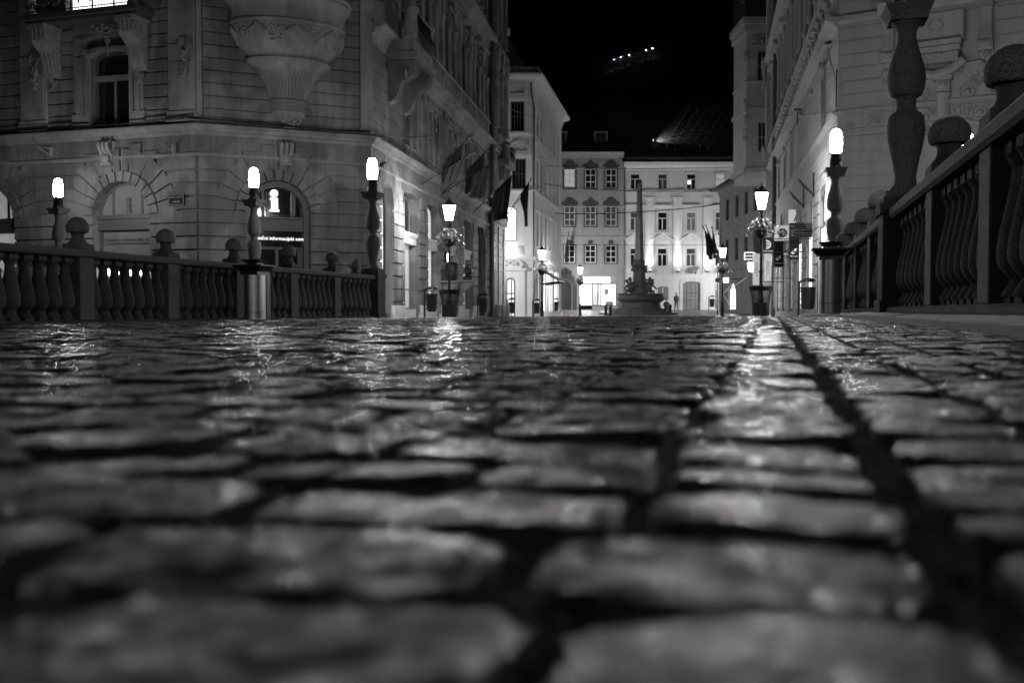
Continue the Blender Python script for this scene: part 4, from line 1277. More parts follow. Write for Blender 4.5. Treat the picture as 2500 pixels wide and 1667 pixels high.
# cables sagging along the cornice
h = MB(); pts = []
for i, (fr, t) in enumerate([(A, 0), (A, 3), (A, 6), (A, 9), (A, 11.5), (A, 13.9), (B, .4), (B, 2), (B, 4), (B, B.len - .1)]):
    p = fr.M @ Vector((t, -.28, 5.66 + (.06 if i in (5, 6) else .02))); pts.append(p)
h.tube(pts, .022, 5); h.tube([p + Vector((0, 0, .05 * (1 if i % 2 else -.2))) for i, p in enumerate(pts)], .015, 5); h.build('cornice_cable', 'iron', CB)
# clipped trim: wall lamp
wl = thing('wall_lamp', 'small glowing wall lamp between the second and third shop openings on the left', 'lamp', C_)
x = bayu[1] + 1.95; h = MB(C_); h.box(x - .06, x + .06, -.2, -.06, 1.95, 2.45); h.build('bracket', 'iron', wl)
h = MB(C_); h.lathe([(.05, 2.0), (.06, 2.05), (.06, 2.35), (.0, 2.4)], x, -.26, 8); h.build('lamp_glass', 'sign_strip', wl)

# ================================================================== WHITE HOUSE (beyond the corner building)
D1 = (1.55, 72.0); D2 = (4.36, 88.3)
FD = Fr(-9.0, 72.0, *D1); FDs = Fr(*D1, *D2)
WH = thing('white_house', 'white stucco town house with dark shuttered windows and half round hoods, mid street left', 'building', Matrix.Translation((*D1, 0)))
U, Z = FD.U, FD.Z
d_w1 = (U(1247), U(1280), Z(1264, 320), Z(1264, 247)); d_w2 = (U(1250), U(1284), Z(1266, 460), Z(1266, 387))
d_w3 = (U(1231), U(1262), Z(1245, 588), Z(1245, 503)); d_d = (U(1234), U(1258), -.75, Z(1246, 678))
b = MB(FD); sheet(b, 0, FD.len, -.85, 16.3, [outl(*d_w1), outl(*d_w2), outl(*d_w3, 'arch'), outl(*d_d, 'arch')], .35)
sidew = []
for px in (1312, 1322, 1332, 1342, 1352, 1361):
    c = FDs.U(px)
    for z0, z1 in ((4.6, 7.0), (8.7, 10.8), (12.2, 14.2)): sidew.append((c - .5, c + .5, z0, z1))
shops = [(FDs.U(a), FDs.U(c), -.4, 3.0) for a, c in ((1314, 1323), (1328, 1336), (1341, 1349), (1354, 1364))]
b.M = FDs.M; sheet(b, 0, FDs.len, -.9, 16.3, [outl(*w) for w in sidew] + [outl(*w) for w in shops], .3)
b.M = Matrix(); b.plan([(-9, 72.46), (1.2, 72.4), (3.9, 88.25), (-9, 88.3)], -.85, 16.25)
b.build('wall', 'stucco_w', WH)
for k, w in enumerate((d_w1, d_w2)): window(WH, FD, *w, .2, 'rect', 'glass', ((.3, .5, .72), (.5,)), .07, 'wood')
window(WH, FD, *d_w3, .2, 'arch', 'win_shop', ((.75,), ()), .08, 'wood')
window(WH, FD, *d_d, .2, 'arch', 'shop_soft', ((.6,), (.6,)), .1, 'wood', 'door')
for k, w in enumerate(sidew): window(WH, FDs, *w, .16, 'rect', 'glass', ((.5,), (.6,)), .06, 'wood')
for k, w in enumerate(shops): window(WH, FDs, *w, .16, 'rect', 'win_shop' if k else 'shop_soft', ((.5,), (.75,)), .07, 'wood')
b = MB(); mould(b, [(-9, 72), D1, D2], CORN(16.6, .9, .75)); mould(b, [(-9, 72), D1, D2], BAND(8.45, .25, .15)); mould(b, [(-9, 72), D1, D2], BAND(3.6, .3, .2)); mould(b, [(-9, 72), D1, D2], BAND(12.4, .12, .08))
b.build('cornices', 'stucco_w', WH)
b = MB(FD)
for w, top in ((d_w1, 1), (d_w2, 1)):
    b.mark()
    c = (w[0] + w[1]) / 2; ww_ = w[1] - w[0]
    b.box(w[0] - .25, w[0] - .02, -.08, .02, w[2] - .1, w[3] + .1); b.box(w[1] + .02, w[1] + .25, -.08, .02, w[2] - .1, w[3] + .1)
    b.box(w[0] - .35, w[1] + .35, -.3, .02, w[3] + .12, w[3] + .32); b.box(w[0] - .3, w[1] + .3, -.25, .02, w[2] - .25, w[2] - .1)
    ring(b, c - ww_ * .75, c + ww_ * .75, w[3] + .36, w[3] + 1.25, .14, -.3, .02, 'arch'); b.prism(outl(c - ww_ * .55, c + ww_ * .55, w[3] + .36, w[3] + 1.05, 'arch'), -.08, .02)
    b.leaves(c, w[3] + .7, .2, .12, 10, -.1, .06, 2)
b.mark()
for i in range(14):
    z = 8.8 + i * .56
    if abs(z - 12.35) > .2:
        b.box(U(1228), d_w1[0] - .3, -.05, .02, z, z + .5, .02); b.box(d_w1[1] + .3, U(1300), -.05, .02, z, z + .5, .02)
for x in (U(1240), U(1281)): b.box(x - .12, x + .12, -.35, .02, 15.2, 15.9); b.leaves(x, 15.2, .1, .2, 8, -.3, .07, 4)
# portal
b.mark()
b.box(d_d[0] - .7, d_d[0] - .15, -.15, .02, -.8, 2.6, .02); b.box(d_d[1] + .15, d_d[1] + .7, -.15, .02, -.8, 2.6, .02); b.box(d_d[0] - .8, d_d[1] + .8, -.3, .02, 2.6, 2.8)
c = (d_d[0] + d_d[1]) / 2; ring(b, c - 1.0, c + 1.05, 2.8, 3.6, .15, -.25, .02, 'arch'); b.leaves(c, 3.0, .6, .2, 30, -.1, .09, 6)
b.build('front_surround', 'stucco_w', WH)
b = MB(FDs)
for k in range(8): b.box(.5 + k * 1.9, .85 + k * 1.9, -.05, .02, 8.5, 15.7, .02)
for w in sidew: b.box(w[0] - .15, w[1] + .15, -.14, .02, w[3] + .05, w[3] + .2); b.box(w[0] - .12, w[1] + .12, -.12, .02, w[2] - .15, w[2] - .03)
for k in range(60): b.ball((rnd.uniform(.3, 15), -.03, rnd.uniform(10.9, 15.6)), rnd.uniform(.04, .12), .05)
b.build('side_ornament', 'stucco_w', WH)
b = MB(FD); b.tube([(U(1301) - .15, -.5, 16), (U(1301) - .1, -.3, 15.2), (U(1304), -.1, 14.2), (U(1303), -.1, 8.6), (U(1303), -.1, -.7)], .07, 6); b.build('downpipe', 'zinc', WH)
b = MB()
b.plan([(-9, 71.6), (1.9, 71.6), (4.8, 88.6), (-9, 88.6)], 16.62, 17.1)
b.plan([(-9, 72), (1.0, 72.3), (3.6, 88), (-9, 88)], 17.1, 19.9, [(-9, 74.5), (-.2, 74.5), (1, 85), (-9, 85)])
b.build('mansard_roof', 'roof_d', WH)
b = MB(); b.box(-1.6, -.35, 74.2, 75.4, 19.5, 20.3); b.box(-1.75, -.15, 74, 75.5, 20.3, 20.5); b.lathe([(.35, 20.5), (.4, 20.9), (.25, 21.3), (.1, 21.6)], -.9, 74.8, 10); b.build('chimney', 'stucco_w', WH)
# carved signs: bright box sign and wall notice
sg = thing('box_sign', 'glowing box sign on the white house above its arched doorway', 'sign', FD)
b = MB(FD); b.box(U(1236), U(1262), -.5, -.12, Z(1248, 622), Z(1248, 604), .03); b.build('lit_box', 'sign_lit', sg)
b = MB(FD); b.tube([(U(1249), -.2, Z(1248, 604)), (U(1249), .0, Z(1248, 600))], .03, 5); b.build('bracket', 'iron', sg)
cn = thing('canopy', 'dark tilted metal canopy over the shop windows of the white house', 'canopy', FDs)
b = MB(FDs); c0, c1 = FDs.U(1316), FDs.U(1334)
b.add([(c0, -.1, 2.7), (c1, -.1, 2.7), (c1, -1.5, 1.9), (c0, -1.5, 1.9), (c0, -.1, 2.78), (c1, -.1, 2.78), (c1, -1.5, 1.98), (c0, -1.5, 1.98)], [(0, 1, 2, 3), (4, 5, 6, 7), (0, 1, 5, 4), (1, 2, 6, 5), (2, 3, 7, 6), (3, 0, 4, 7)])
b.build('sheet', 'iron', cn)
b = MB(FDs)
for c in lin(c0, c1, 4): b.tube([(c, -.05, 1.7), (c, -1.45, 1.9)], .03, 4)
b.tube([(c0, -.7, 1.8), (c1, -.7, 1.8)], .03, 4); b.build('struts', 'iron', cn)

# ================================================================== FAR HOUSES
YE = 105.0
FE = Fr(1.0, YE, 11.72, YE); FF = Fr(11.75, YE + .12, 28.0, YE + .12)
EH = thing('shop_house', 'cream house with dark window hoods above the bright shop, at the street end', 'building', FE)
U, Z = FE.U, FE.Z
ew = []
for px in (1390.5, 1441.5, 1491.5):
    for (y1, y0), k in zip(((412, 460), (503, 552), (598, 642)), range(3)): ew.append((U(px - 13.5), U(px + 13.5), Z(px, y0), Z(px, y1), k))
sh = (U(1412), U(1506), Z(1450, 747), Z(1450, 692)); gate = (U(1362), U(1396), -.4, Z(1380, 683))
b = MB(FE); sheet(b, 0, FE.len, -.6, 15.85, [outl(*w[:4]) for w in ew] + [outl(*sh), outl(*gate, 'arch')], .3)
b.M = Matrix(); b.box(1.0, 11.74, YE + .46, YE + 12, -.6, 15.8); b.build('wall', 'stucco_e', EH)
for i, w in enumerate(ew): window(EH, FE, *w[:4], .06, 'rect', 'win_dim' if i == 0 else ('glass', 'glass_c', 'glass')[i % 3], ((.5,), (.33, .66)), .1, 'stucco_w')
b = MB(FE)
for w in ew:
    b.mark(); c = (w[0] + w[1]) / 2; h = (w[1] - w[0]) / 2
    ring(b, w[0] - .12, w[1] + .12, w[2] - .12, w[3] + .06, .11, -.05, .02)
    if w[4] < 2:
        if abs(c - U(1441.5)) < .3: pr_ = [(c - h - .3, w[3] + .1), (c + h + .3, w[3] + .1), (c + h + .2, w[3] + .4), (c + h * .6, w[3] + .5), (c, w[3] + 1.0), (c - h * .6, w[3] + .5), (c - h - .2, w[3] + .4)]
        else: pr_ = [(c - h - .3, w[3] + .1), (c + h + .3, w[3] + .1), (c + h + .25, w[3] + .42)] + [(c + h * .9 * math.cos(R(t)), w[3] + .42 + .5 * math.sin(R(t))) for t in range(0, 181, 20)] + [(c - h - .25, w[3] + .42)]
        b.prism(pr_, -.12, .02, .03)
    else: b.box(c - .24, c + .24, -.1, .02, w[3] + .1, w[3] + .5, .03)
b.build('window_hood', 'hood', EH)
b = MB(FE)
b.prism_x([(.1, 15.6), (-.1, 15.6), (-.2, 15.9), (-.5, 16.0), (-.55, 16.15), (.1, 16.2)], 0, FE.len)
for px in (1365, 1416, 1466, 1517):
    b.mark(); u = U(px); b.box(u - .28, u + .28, -.06, .02, Z(px, 655), 15.5, .02)
    for z in (Z(px, 410), Z(px, 505), Z(px, 580)): b.box(u - .5, u + .5, -.12, .02, z - .15, z + .15, .03)
b.mark(); b.box(0, FE.len, -.1, .02, Z(1450, 583), Z(1450, 577)); b.box(U(1412), FE.len, -.25, .02, Z(1450, 674), Z(1450, 670))
b.build('pilaster', 'stucco_e', EH)
b = MB(FE); ring(b, gate[0] - .5, gate[1] + .5, -.4, gate[3] + .5, .45, -.15, .02, 'arch', False); b.prism([(gate[0] - .4, gate[3] + .5), (gate[1] + .4, gate[3] + .1), (gate[0] + .4, gate[3] + 1.4)], -.2, 0); b.leaves((gate[0] + gate[1]) / 2 - .2, gate[3] + .8, .7, .3, 30, -.2, .14, 3); b.build('gate_surround', 'hood', EH)
b = MB(FE); b.box(*gate[:2], .25, .3, -.5, gate[3]); b.build('gate', 'sheet', EH)
w = MB(FE)
ring(w, *sh, .1, .02, .1); xm0, xm1 = U(1446), U(1468)
w.box(xm0 - .05, xm0 + .05, .03, .12, sh[2], sh[3]); w.box(xm1 - .05, xm1 + .05, .03, .12, sh[2], sh[3]); w.box(U(1460) - .04, U(1460) + .04, .03, .12, sh[2] - .3, sh[3])
w.box(sh[0], xm0, .0, .12, sh[2] - .35, sh[2])
so = w.build('shop_front', 'wood', EH)
p = MB(FE); p.box(sh[0] + .1, xm0 - .05, .14, .16, *sh[2:]); p.box(xm1 + .05, sh[1] - .1, .14, .16, *sh[2:]); p.build('shop_window', 'win_shop', so)
p = MB(FE); p.box(xm0 + .05, xm1 - .05, .14, .16, sh[2] - .3, sh[3]); p.build('shop_door', 'shop_soft', so)
p = MB(FE)
for k in range(14): p.box(xm0 + .1, U(1459), .1, .13, sh[2] + .1 + k * .1, sh[2] + .13 + k * .1)
p.box(U(1478), U(1498), .11, .13, sh[2] + .0, sh[2] + .5); p.box(U(1476), U(1486), .11, .13, sh[2] + 1.2, sh[2] + 1.8)
p.build('door_shelves', 'letter_g', so)
sg = thing('strip_sign', 'long glowing white sign panel over the bright shop window at the far end', 'sign', FE)
p = MB(FE); p.box(U(1424), U(1489), -.3, -.05, Z(1450, 691), Z(1450, 677), .04); p.build('lit_panel', 'sign_lit', sg)
p = MB(FE); p.box(U(1423), U(1490), -.05, 0, Z(1450, 692), Z(1450, 676)); p.build('backing', 'iron', sg)
b = MB(); b.add([(1, YE - .6, 16.15), (11.74, YE - .6, 16.15), (11.74, YE + 8, 21.5), (1, YE + 8, 21.5), (1, YE + 12, 16), (11.74, YE + 12, 16)], [(0, 1, 2, 3), (3, 2, 5, 4), (1, 2, 5), (0, 3, 4)]); b.build('roof', 'roof', EH)
b = MB()
for px in (1366, 1463):
    x = (px - 1250) / F * (YE + 2.5); z = (749 - 349) / F * (YE + 2.5)
    b.mark(); b.box(x - .62, x + .62, YE + 1.2, YE + 3.8, z - .3, z + .75); 
b.build('dormer', 'sheet', EH)
b = MB()
for px in (1366, 1463):
    x = (px - 1250) / F * (YE + 2.5); z = (749 - 349) / F * (YE + 2.5)
    b.mark(); b.box(x - .75, x + .75, YE + 1.0, YE + 3.8, z + .75, z + .84)
    for s in (-1, 1): b.box(x + s * .62 - .06, x + s * .62 + .06, YE + 1.1, YE + 1.2, z - .1, z + .75)
b.build('dormer_trim', 'stucco_e', EH)

PH = thing('pale_palace', 'pale floodlit palace front with pilasters and pediments, closing the street view', 'building', FF)
U, Z = FF.U, FF.Z
fw = []
for px in (1550, 1617, 1687, 1757, 1827):
    for (y1, y0), k in zip(((424, 463), (517, 563), (605, 651)), range(3)): fw.append((U(px - 12), U(px + 12), Z(px, y0), Z(px, y1), k, px))
gt = (U(1668), U(1710), -.35, Z(1690, 687)); sw = (U(1605), U(1634), Z(1620, 735), Z(1620, 697)); sd = (U(1745), U(1765), -.3, Z(1750, 690))
b = MB(FF); sheet(b, 0, FF.len, -.6, 14.9, [outl(*w[:4]) for w in fw] + [outl(*gt, 'seg'), outl(*sw, 'seg'), outl(*sd)], .35)
b.M = Matrix(); b.box(11.78, 28, YE + .6, YE + 13, -.6, 14.8); b.build('wall', 'stucco_f', PH)
for w in fw:
    pane = 'glass_b' if (w[4] == 1 and w[5] == 1687) else ('win_dim' if (w[4] == 0 and w[5] == 1757) else ('glass_c' if (w[5] + w[4]) % 3 == 0 else 'glass'))
    window(PH, FF, *w[:4], .08, 'rect', pane, ((), (.66,)), .1, 'white_trim')
    b = MB(FF); c = (w[0] + w[1]) / 2; b.box(c - .05, c + .05, .07, .13, w[2] + .08, w[2] + (w[3] - w[2]) * .66); b.build('mullion', 'white_trim', PH)
b = MB(FF); c = U(1682); b.box(c - .17, c + .17, .1, .118, Z(1682, 450), Z(1682, 440)); b.build('lit_room_pane', 'win_lit', PH)
window(PH, FF, *sw, .12, 'seg', 'glass_b', ((.5,), ()), .08, 'white_trim')
window(PH, FF, *sd, .12, 'rect', 'glass_b', ((.5,), (.4, .75)), .08, 'white_trim', 'side_door')
window(PH, FF, *gt, .25, 'seg', 'wood_l', ((.25, .5, .75), (.35, .6)), .08, 'wood', 'palace_gate')
b = MB(FF)
for w in fw:
    b.mark(); c = (w[0] + w[1]) / 2; h = (w[1] - w[0]) / 2
    ring(b, w[0] - .2, w[1] + .2, w[2] - .15, w[3] + .2, .18, -.06, .02); b.box(w[0] - .35, w[1] + .35, -.2, .02, w[2] - .28, w[2] - .16)
    if w[4] == 1: b.box(w[0] - .5, w[1] + .5, -.3, .02, w[3] + .55, w[3] + .72)
    if w[4] == 2: b.prism([(c - h - .55, w[3] + .75), (c + h + .55, w[3] + .75), (c, w[3] + 1.5)], -.08, .02); b.prism([(c - h - .7, w[3] + .68), (c + h + .7, w[3] + .68), (c + h + .7, w[3] + .8), (c, w[3] + 1.62), (c - h - .7, w[3] + .8)], -.05, .02); b.tube([(c - h - .7, -.12, w[3] + .76), (c, -.12, w[3] + 1.58), (c + h + .7, -.12, w[3] + .76)], .09, 4)
b.build('window_surround', 'stucco_w', PH)
b = MB(FF)
for px in (1586, 1654, 1727, 1800):
    b.mark(); u = U(px); b.box(u - .5, u + .5, -.14, .02, Z(px, 668), Z(px, 487), .02); b.box(u - .62, u + .62, -.22, .02, Z(px, 487), Z(px, 481)); b.box(u - .56, u + .56, -.18, .02, Z(px, 478), Z(px, 474)); b.box(u - .7, u + .7, -.3, .02, Z(px, 469), Z(px, 465))
    b.box(u - .72, u - .58, -.05, .02, Z(px, 668), Z(px, 487)); b.box(u + .58, u + .72, -.05, .02, Z(px, 668), Z(px, 487))
b.mark(); b.box(U(1568), FF.len, -.12, .02, Z(1650, 473), Z(1650, 468)); b.box(0, FF.len, -.12, .02, Z(1650, 671), Z(1650, 667)); b.box(U(1525), FF.len, -.08, .02, Z(1650, 566), Z(1650, 563))
b.prism_x([(.1, 14.3), (-.05, 14.3), (-.15, 14.6), (-.45, 14.75), (-.55, 15.05), (-.6, 15.1), (.1, 15.15)], 0, FF.len)
ring(b, gt[0] - .35, gt[1] + .35, -.35, gt[3] + .4, .32, -.12, .02, 'seg', False)
b.build('pilaster', 'stucco_w', PH)
b = MB(FF); b.leaves((gt[0] + gt[1]) / 2, gt[3] + 1.15, .6, .28, 36, -.15, .1, 4); b.scroll((gt[0] + gt[1]) / 2 + .5, gt[3] + 1.3, .25, -.2, 1.3, .05); b.build('gate_crest', 'letter_g', PH)
b = MB(FF); b.tube([(.05, -.12, 15), (.05, -.12, -.3)], .09, 6); b.build('downpipe', 'zinc', PH)
ry = lambda z: YE - .5 + (z - 15.15) * 1.07
b = MB(); x0, x1 = 11.6, 30
b.add([(x0, ry(15.15), 15.15), (x1, ry(15.15), 15.15), (x1, ry(22.9), 22.9), (9.6, ry(22.9) + .1, 23.0), (x1, YE + 14, 15), (x0, YE + 14, 15)], [(0, 1, 2, 3), (3, 2, 4, 5), (0, 3, 5), (1, 2, 4)])
b.build('roof', 'roof', PH)
b = MB()
q = random.Random(8)
def onroof(px, py):
    lo, hi = YE - 1, YE + 9
    for _ in range(30):
        m_ = (lo + hi) / 2; p = at(px, py, m_)
        if p.y < ry(p.z): lo = m_                # still in front of the roof plane
        else: hi = m_
    return p
for k in range(12):
    for j in range(14):
        p = onroof(1628 + 22 * k + 5.5 * j - 20, 378 - j * 8.2)
        if p.x > 11.8: b.box(p.x - .05, p.x + .05, p.y - .16, p.y, p.z + .02, p.z + .1)
for z in (15.45, 15.62): b.tube([(12, ry(15.2) - .05, z), (29.5, ry(15.2) - .05, z)], .025, 4)
for k in range(16): b.tube([(12 + k * 1.1, ry(15.2) - .05, 15.2), (12 + k * 1.1, ry(15.2) - .05, 15.65)], .025, 4)
b.build('snow_guards', 'zinc', PH)
for px, py in ((1638, 362), (1718, 363)):
    p = onroof(px, py); w = MB()
    d = Vector((0, 1.07, 1)).normalized()
    base = p + Vector((0, -.12, .12)); a_ = Vector((.38, 0, 0)); u_ = d * .55
    w.add([base - a_ - u_, base + a_ - u_, base + a_ + u_, base - a_ + u_], [(0, 1, 2, 3)]); o = w.build('roof_window', 'glass', PH)
    w = MB()
    for s in (-1, 1): w.tube([base + a_ * s - u_, base + a_ * s + u_], .05, 4)
    w.tube([base - a_ + u_, base + a_ + u_], .04, 4); w.build('roof_window_frame', 'stucco_e', PH)
# floodlights
def spot(name, loc, tgt, power, ang, blend=.6, rad=.06):
    l = bpy.data.lights.new(name, 'SPOT'); l.energy = power; l.spot_size = R(ang); l.spot_blend = blend; l.shadow_soft_size = rad
    o = bpy.data.objects.new(name, l); SC.collection.objects.link(o); o.location = loc
    o.rotation_euler = (Vector(tgt) - Vector(loc)).to_track_quat('-Z', 'Y').to_euler()
    return o
UP = None
for px, lab in ((1586, 'facade uplight nearest the obelisk on the pale palace'), (1654, 'facade uplight on the pilaster just left of the arched palace gate'), (1727, 'facade uplight right of the palace gate, behind the flags')):
    x = FF.o.x + U(px); y = FF.o.y - .42; z = Z(px, 662)
    t_ = thing('facade_uplight', lab, 'floodlight', Matrix.Translation((x, y, z)), 'uplights on the palace pilasters')
    b = MB(Matrix.Translation((x, y, z))); b.box(-.14, .14, -.1, .1, -.16, .06); b.box(-.04, .04, .08, .28, -.14, -.04); b.build('housing', 'iron', t_)
    b = MB(Matrix.Translation((x, y, z))); b.box(-.11, .11, -.08, .08, .062, .08); b.build('lens', 'sign_strip', t_)
    spot('uplight_beam', (x, y, z + .12), (x, y + .42, z + 3), 2600, 17, 1)
    spot('uplight_glow', (x, y, z + .1), (x, y + .35, z + 1.5), 14, 75, 1)
    spot('uplight_spill', (x, y - .6, z + .12), (x, y + 1.5, z + 6.5), 170, 110, 1)
p = onroof(1594, 349)
rf = thing('roof_floodlight', 'small floodlight glowing on the dark tiled palace roof', 'floodlight', Matrix.Translation(p))
b = MB(Matrix.Translation(p)); b.box(-.25, -.02, -.3, -.02, .1, .42); b.build('housing', 'iron', rf)
b = MB(Matrix.Translation(p)); b.box(-.019, .01, -.27, -.05, .13, .38); b.build('lens', 'sign_lit', rf)
nr_ = Vector((0, -.68, .73)); sl_ = Vector((0, .73, .68)); s0_ = p + nr_ * .3 + Vector((.05, 0, .1)); spot('roof_beam', s0_, s0_ + Vector((3, 0, 0)) + sl_ * 1.5 - nr_ * .25, 800, 78, 1)

# ================================================================== FOUNTAIN
fx, fy = (1560 - 1250) / F * 85, 85.0; fz = zg(fx, fy)
FM = Matrix.Translation((fx, fy, fz))
FN = thing('obelisk_fountain', 'dark stone fountain with tall obelisk, carved figures and lobed basin on the square', 'fountain', FM)
k_ = lambda y: (749 - y) * .035 - fz
b = MB(FM)
b.lathe([(3.4, -.1), (3.4, .1), (2.6, .11), (2.6, .27), (2.35, .28), (2.35, .46), (2.0, .47), (1.85, .55), (1.8, 1.0)], seg=12); b.build('steps', 'fstone', FN)
b = MB(FM)
def lobed(r, z, am, n=30): return [(r * (1 + am * math.cos(3 * R(t) + .5)) * math.cos(R(t)), r * (1 + am * math.cos(3 * R(t) + .5)) * math.sin(R(t)), z) for t in range(0, 360, 12)]
lv = [lobed(r, z, .07) for r, z in ((1.7, .98), (1.75, 1.05), (1.9, 1.12), (2.0, 1.25), (2.02, 1.4), (1.95, 1.52), (1.88, 1.6), (1.98, 1.68), (2.0, 1.73), (1.85, 1.75), (1.6, 1.66), (1.4, 1.6), (.2, 1.6))]
n = 30; b.add([p for l in lv for p in l], [(j * n + i, j * n + (i + 1) % n, (j + 1) * n + (i + 1) % n, (j + 1) * n + i) for j in range(len(lv) - 1) for i in range(n)])
b.build('basin', 'fstone', FN, smooth=True)
b = MB(FM); b.lathe([(.85, 1.5), (.8, 1.9), (.6, 2.4), (.55, 3.2), (.5, 3.6), (.62, 3.7), (.72, 3.85), (.6, 3.95), (.45, 4.1), (.5, 4.4), (.42, 4.6)], seg=9); b.build('pedestal', 'fstone', FN)
b = MB(FM); b.lathe([(.42, 4.6), (.4, 4.75), (.2, k_(452)), (.02, k_(443))], seg=4); b.build('obelisk', 'obelisk', FN)
b = MB(FM); b.ball((0, 0, k_(443)), .13); b.leaves(0, k_(446), .1, .1, 6, 0, .1, 3); b.build('obelisk_tip', 'fstone', FN, smooth=True)
b = MB(FM); q = random.Random(4)
for a in range(3):
    t = R(210 + a * 120); cx, cy = .85 * math.cos(t), .85 * math.sin(t)
    b.ball((cx, cy, 2.3), .32, .3, .5, 10, 8); b.ball((cx * 1.15, cy * 1.15, 2.95), .16, .16, .2, 8, 6)          # seated water gods
    b.tube([(cx, cy, 2.6), (cx * 1.5, cy * 1.5, 2.4), (cx * 1.9, cy * 1.9, 2.1)], [.12, .09, .06], 6); b.tube([(cx, cy, 2.0), (cx * 1.6, cy * 1.4, 1.9), (cx * 1.5, cy * 1.6, 1.6)], [.18, .14, .08], 6)
    for _ in range(18): b.ball((cx + q.uniform(-.45, .45), cy + q.uniform(-.4, .4), q.uniform(1.7, 2.9)), q.uniform(.07, .17))
for _ in range(30): t = q.uniform(0, 6.28); b.ball((.62 * math.cos(t), .62 * math.sin(t), q.uniform(3.5, 4.1)), q.uniform(.05, .12))
b.build('carved_figures', 'fstone', FN, smooth=True)
for i, (px, Y, lab) in enumerate(((1479, 82, 'left one of two short dark bollards before the fountain'), (1490, 81, 'right one of two short dark bollards before the fountain'), (1636, 84, 'short dark bollard right of the fountain'))):
    x = (px - 1250) / F * Y; mx = put(x, Y); bo = MB(mx)
    bo.lathe([(.17, -.05), (.17, .12), (.12, .16), (.12, .6), (.15, .64), (.14, .7), (.1, .78), (.05, .86), (0, .88)], seg=10)
    o = bo.build('bollard', 'iron', smooth=True); tag(o, lab, 'bollard', 'bollards round the fountain')

# ================================================================== RIGHT PALACE
R1 = (9.69, 29.7); R0 = (16.3, 62.7); R2 = (R1[0] + 12 * .845, R1[1] - 12 * .534)
FG, FP = Fr(*R0, *R1), Fr(*R1, *R2)
GP = thing('right_palace', 'pale banded stucco palace with carved window surround and long street front on the right', 'building', Matrix.Translation((*R1, 0)))
GL = FG.len
uY = lambda Y: GL - (Y - 29.7) * 1.02
gb = [uY(Y) for Y in (33.6, 37.9, 42.3, 46.6, 51.0, 55.3, 59.6)]
hG = []
for u in gb:
    if u > .8:
        hG += [outl(u - 1.1, u + 1.1, -.2, 4.1, 'round'), outl(u - .45, u + .45, 6.0, 7.7), outl(u - .6, u + .6, 10.6, 13.6)]
ga0, ga1, gaz = FP.U(2262), FP.U(2400), FP.Z(2320, 380)
hP = [outl(ga0, ga1, -.6, gaz, 'arch', 16)]
b = MB(FG); sheet(b, 0, GL, -.8, 22, hG, .35); b.M = FP.M; sheet(b, 0, 12, -.8, 22, hP, .35)
b.M = Matrix(); b.plan([(R0[0] + .47, R0[1]), (R0[0] + 20, R0[1]), (R2[0] + 14, R2[1]), (R2[0] + .3, R2[1] + .5), (R1[0] + .62, R1[1] + .15)], -.8, 21.9)
b.build('wall', 'stucco_g', GP)
for i, u in enumerate(gb):
    if u <= .8: continue
    window(GP, FG, u - 1.06, u + 1.06, 2.85, 4.05, .1, 'round', 'shop_soft', ((.5,), ()), .06, 'wood')
    window(GP, FG, u - 1.06, u + 1.06, -.1, 2.75, .02, 'rect', ('win_shop', 'win_shop', 'win_shop', 'shop_soft', 'shop_soft', 'win_shop', 'shop_soft')[i], ((.33, .66), (.15,)), .06, 'wood')
    window(GP, FG, u - .45, u + .45, 6.0, 7.7, .2, 'rect', 'glass', ((.5,), (.65,)), .05, 'wood')
    window(GP, FG, u - .6, u + .6, 10.6, 13.6, .2, 'rect', 'glass', ((.5,), (.65,)), .06, 'wood')
b = MB(FG)
courses(b, 0, GL, -.2, 4.9, .42, .04, .05, lambda a, c: [(u - (1.12 if a < 3.6 else 1.0), u + (1.12 if a < 3.6 else 1.0)) for u in gb if a < 4.1], .012)
courses(b, 0, GL - .02, 5.85, 8.1, .4, .04, .045, lambda a, c: [(u - .75, u + .75) for u in gb])
b.M = FP.M; b.mark()
gr = (ga1 - ga0) / 2; gc = (ga0 + ga1) / 2; gzc = gaz - gr
courses(b, .02, 12, -.2, 4.92, .37, .035, .045, arch_ex(gc, gr, gzc, gr + .75))
ring_courses(b, FP, gc, gzc, gr, gr + .75, -.2, 4.92, .37, .04, -.052)
ae0, ae1 = FP.U(2190), FP.U(2425)
courses(b, .02, 12, 5.85, 8.2, .37, .035, .045, lambda a, c: [(ae0, ae1)])
courses(b, .02, 12, 8.6, 20, .37, .035, .045, lambda a, c: [(ae0 - .1, ae1 + .1)] if a < 8.95 else [])
b.build('banded_masonry', 'stucco_g', GP)
b = MB(); pth = [R0, R1, R2]
mould(b, pth, [(-.05, 5.0), (.06, 5.02), (.1, 5.12), (.1, 5.2), (.05, 5.25), (.05, 5.6), (.12, 5.64), (.2, 5.7), (.2, 5.76), (-.05, 5.8)]); mould(b, pth, BAND(4.98, .1, .09))
mould(b, [R0, R1], CORN(8.55, .4, .42)); mould(b, [R1, R2], BAND(8.5, .22, .2))
mould(b, [R0, R1], CORN(15.1, .5, .6)); mould(b, pth, CORN(21.6, .8, .9))
b.build('cornices', 'stucco_g', GP)
b = MB(FG)
for k in range(30):
    u = .6 + k * 1.1
    b.prism_x([(.02, 8.6), (-.18, 8.62), (-.3, 8.8), (-.2, 9.05), (-.1, 9.2), (-.2, 9.4), (-.34, 9.45), (-.34, 9.6), (.02, 9.6)], u, u + .7)
    b.scroll(u + .35, 8.95, .2, -.3, 1.4, .05)
b.box(0, GL - .1, -.4, .02, 9.6, 9.72)
b.build('corbel_frieze', 'stucco_g', GP, smooth=True)
b = MB(FG)
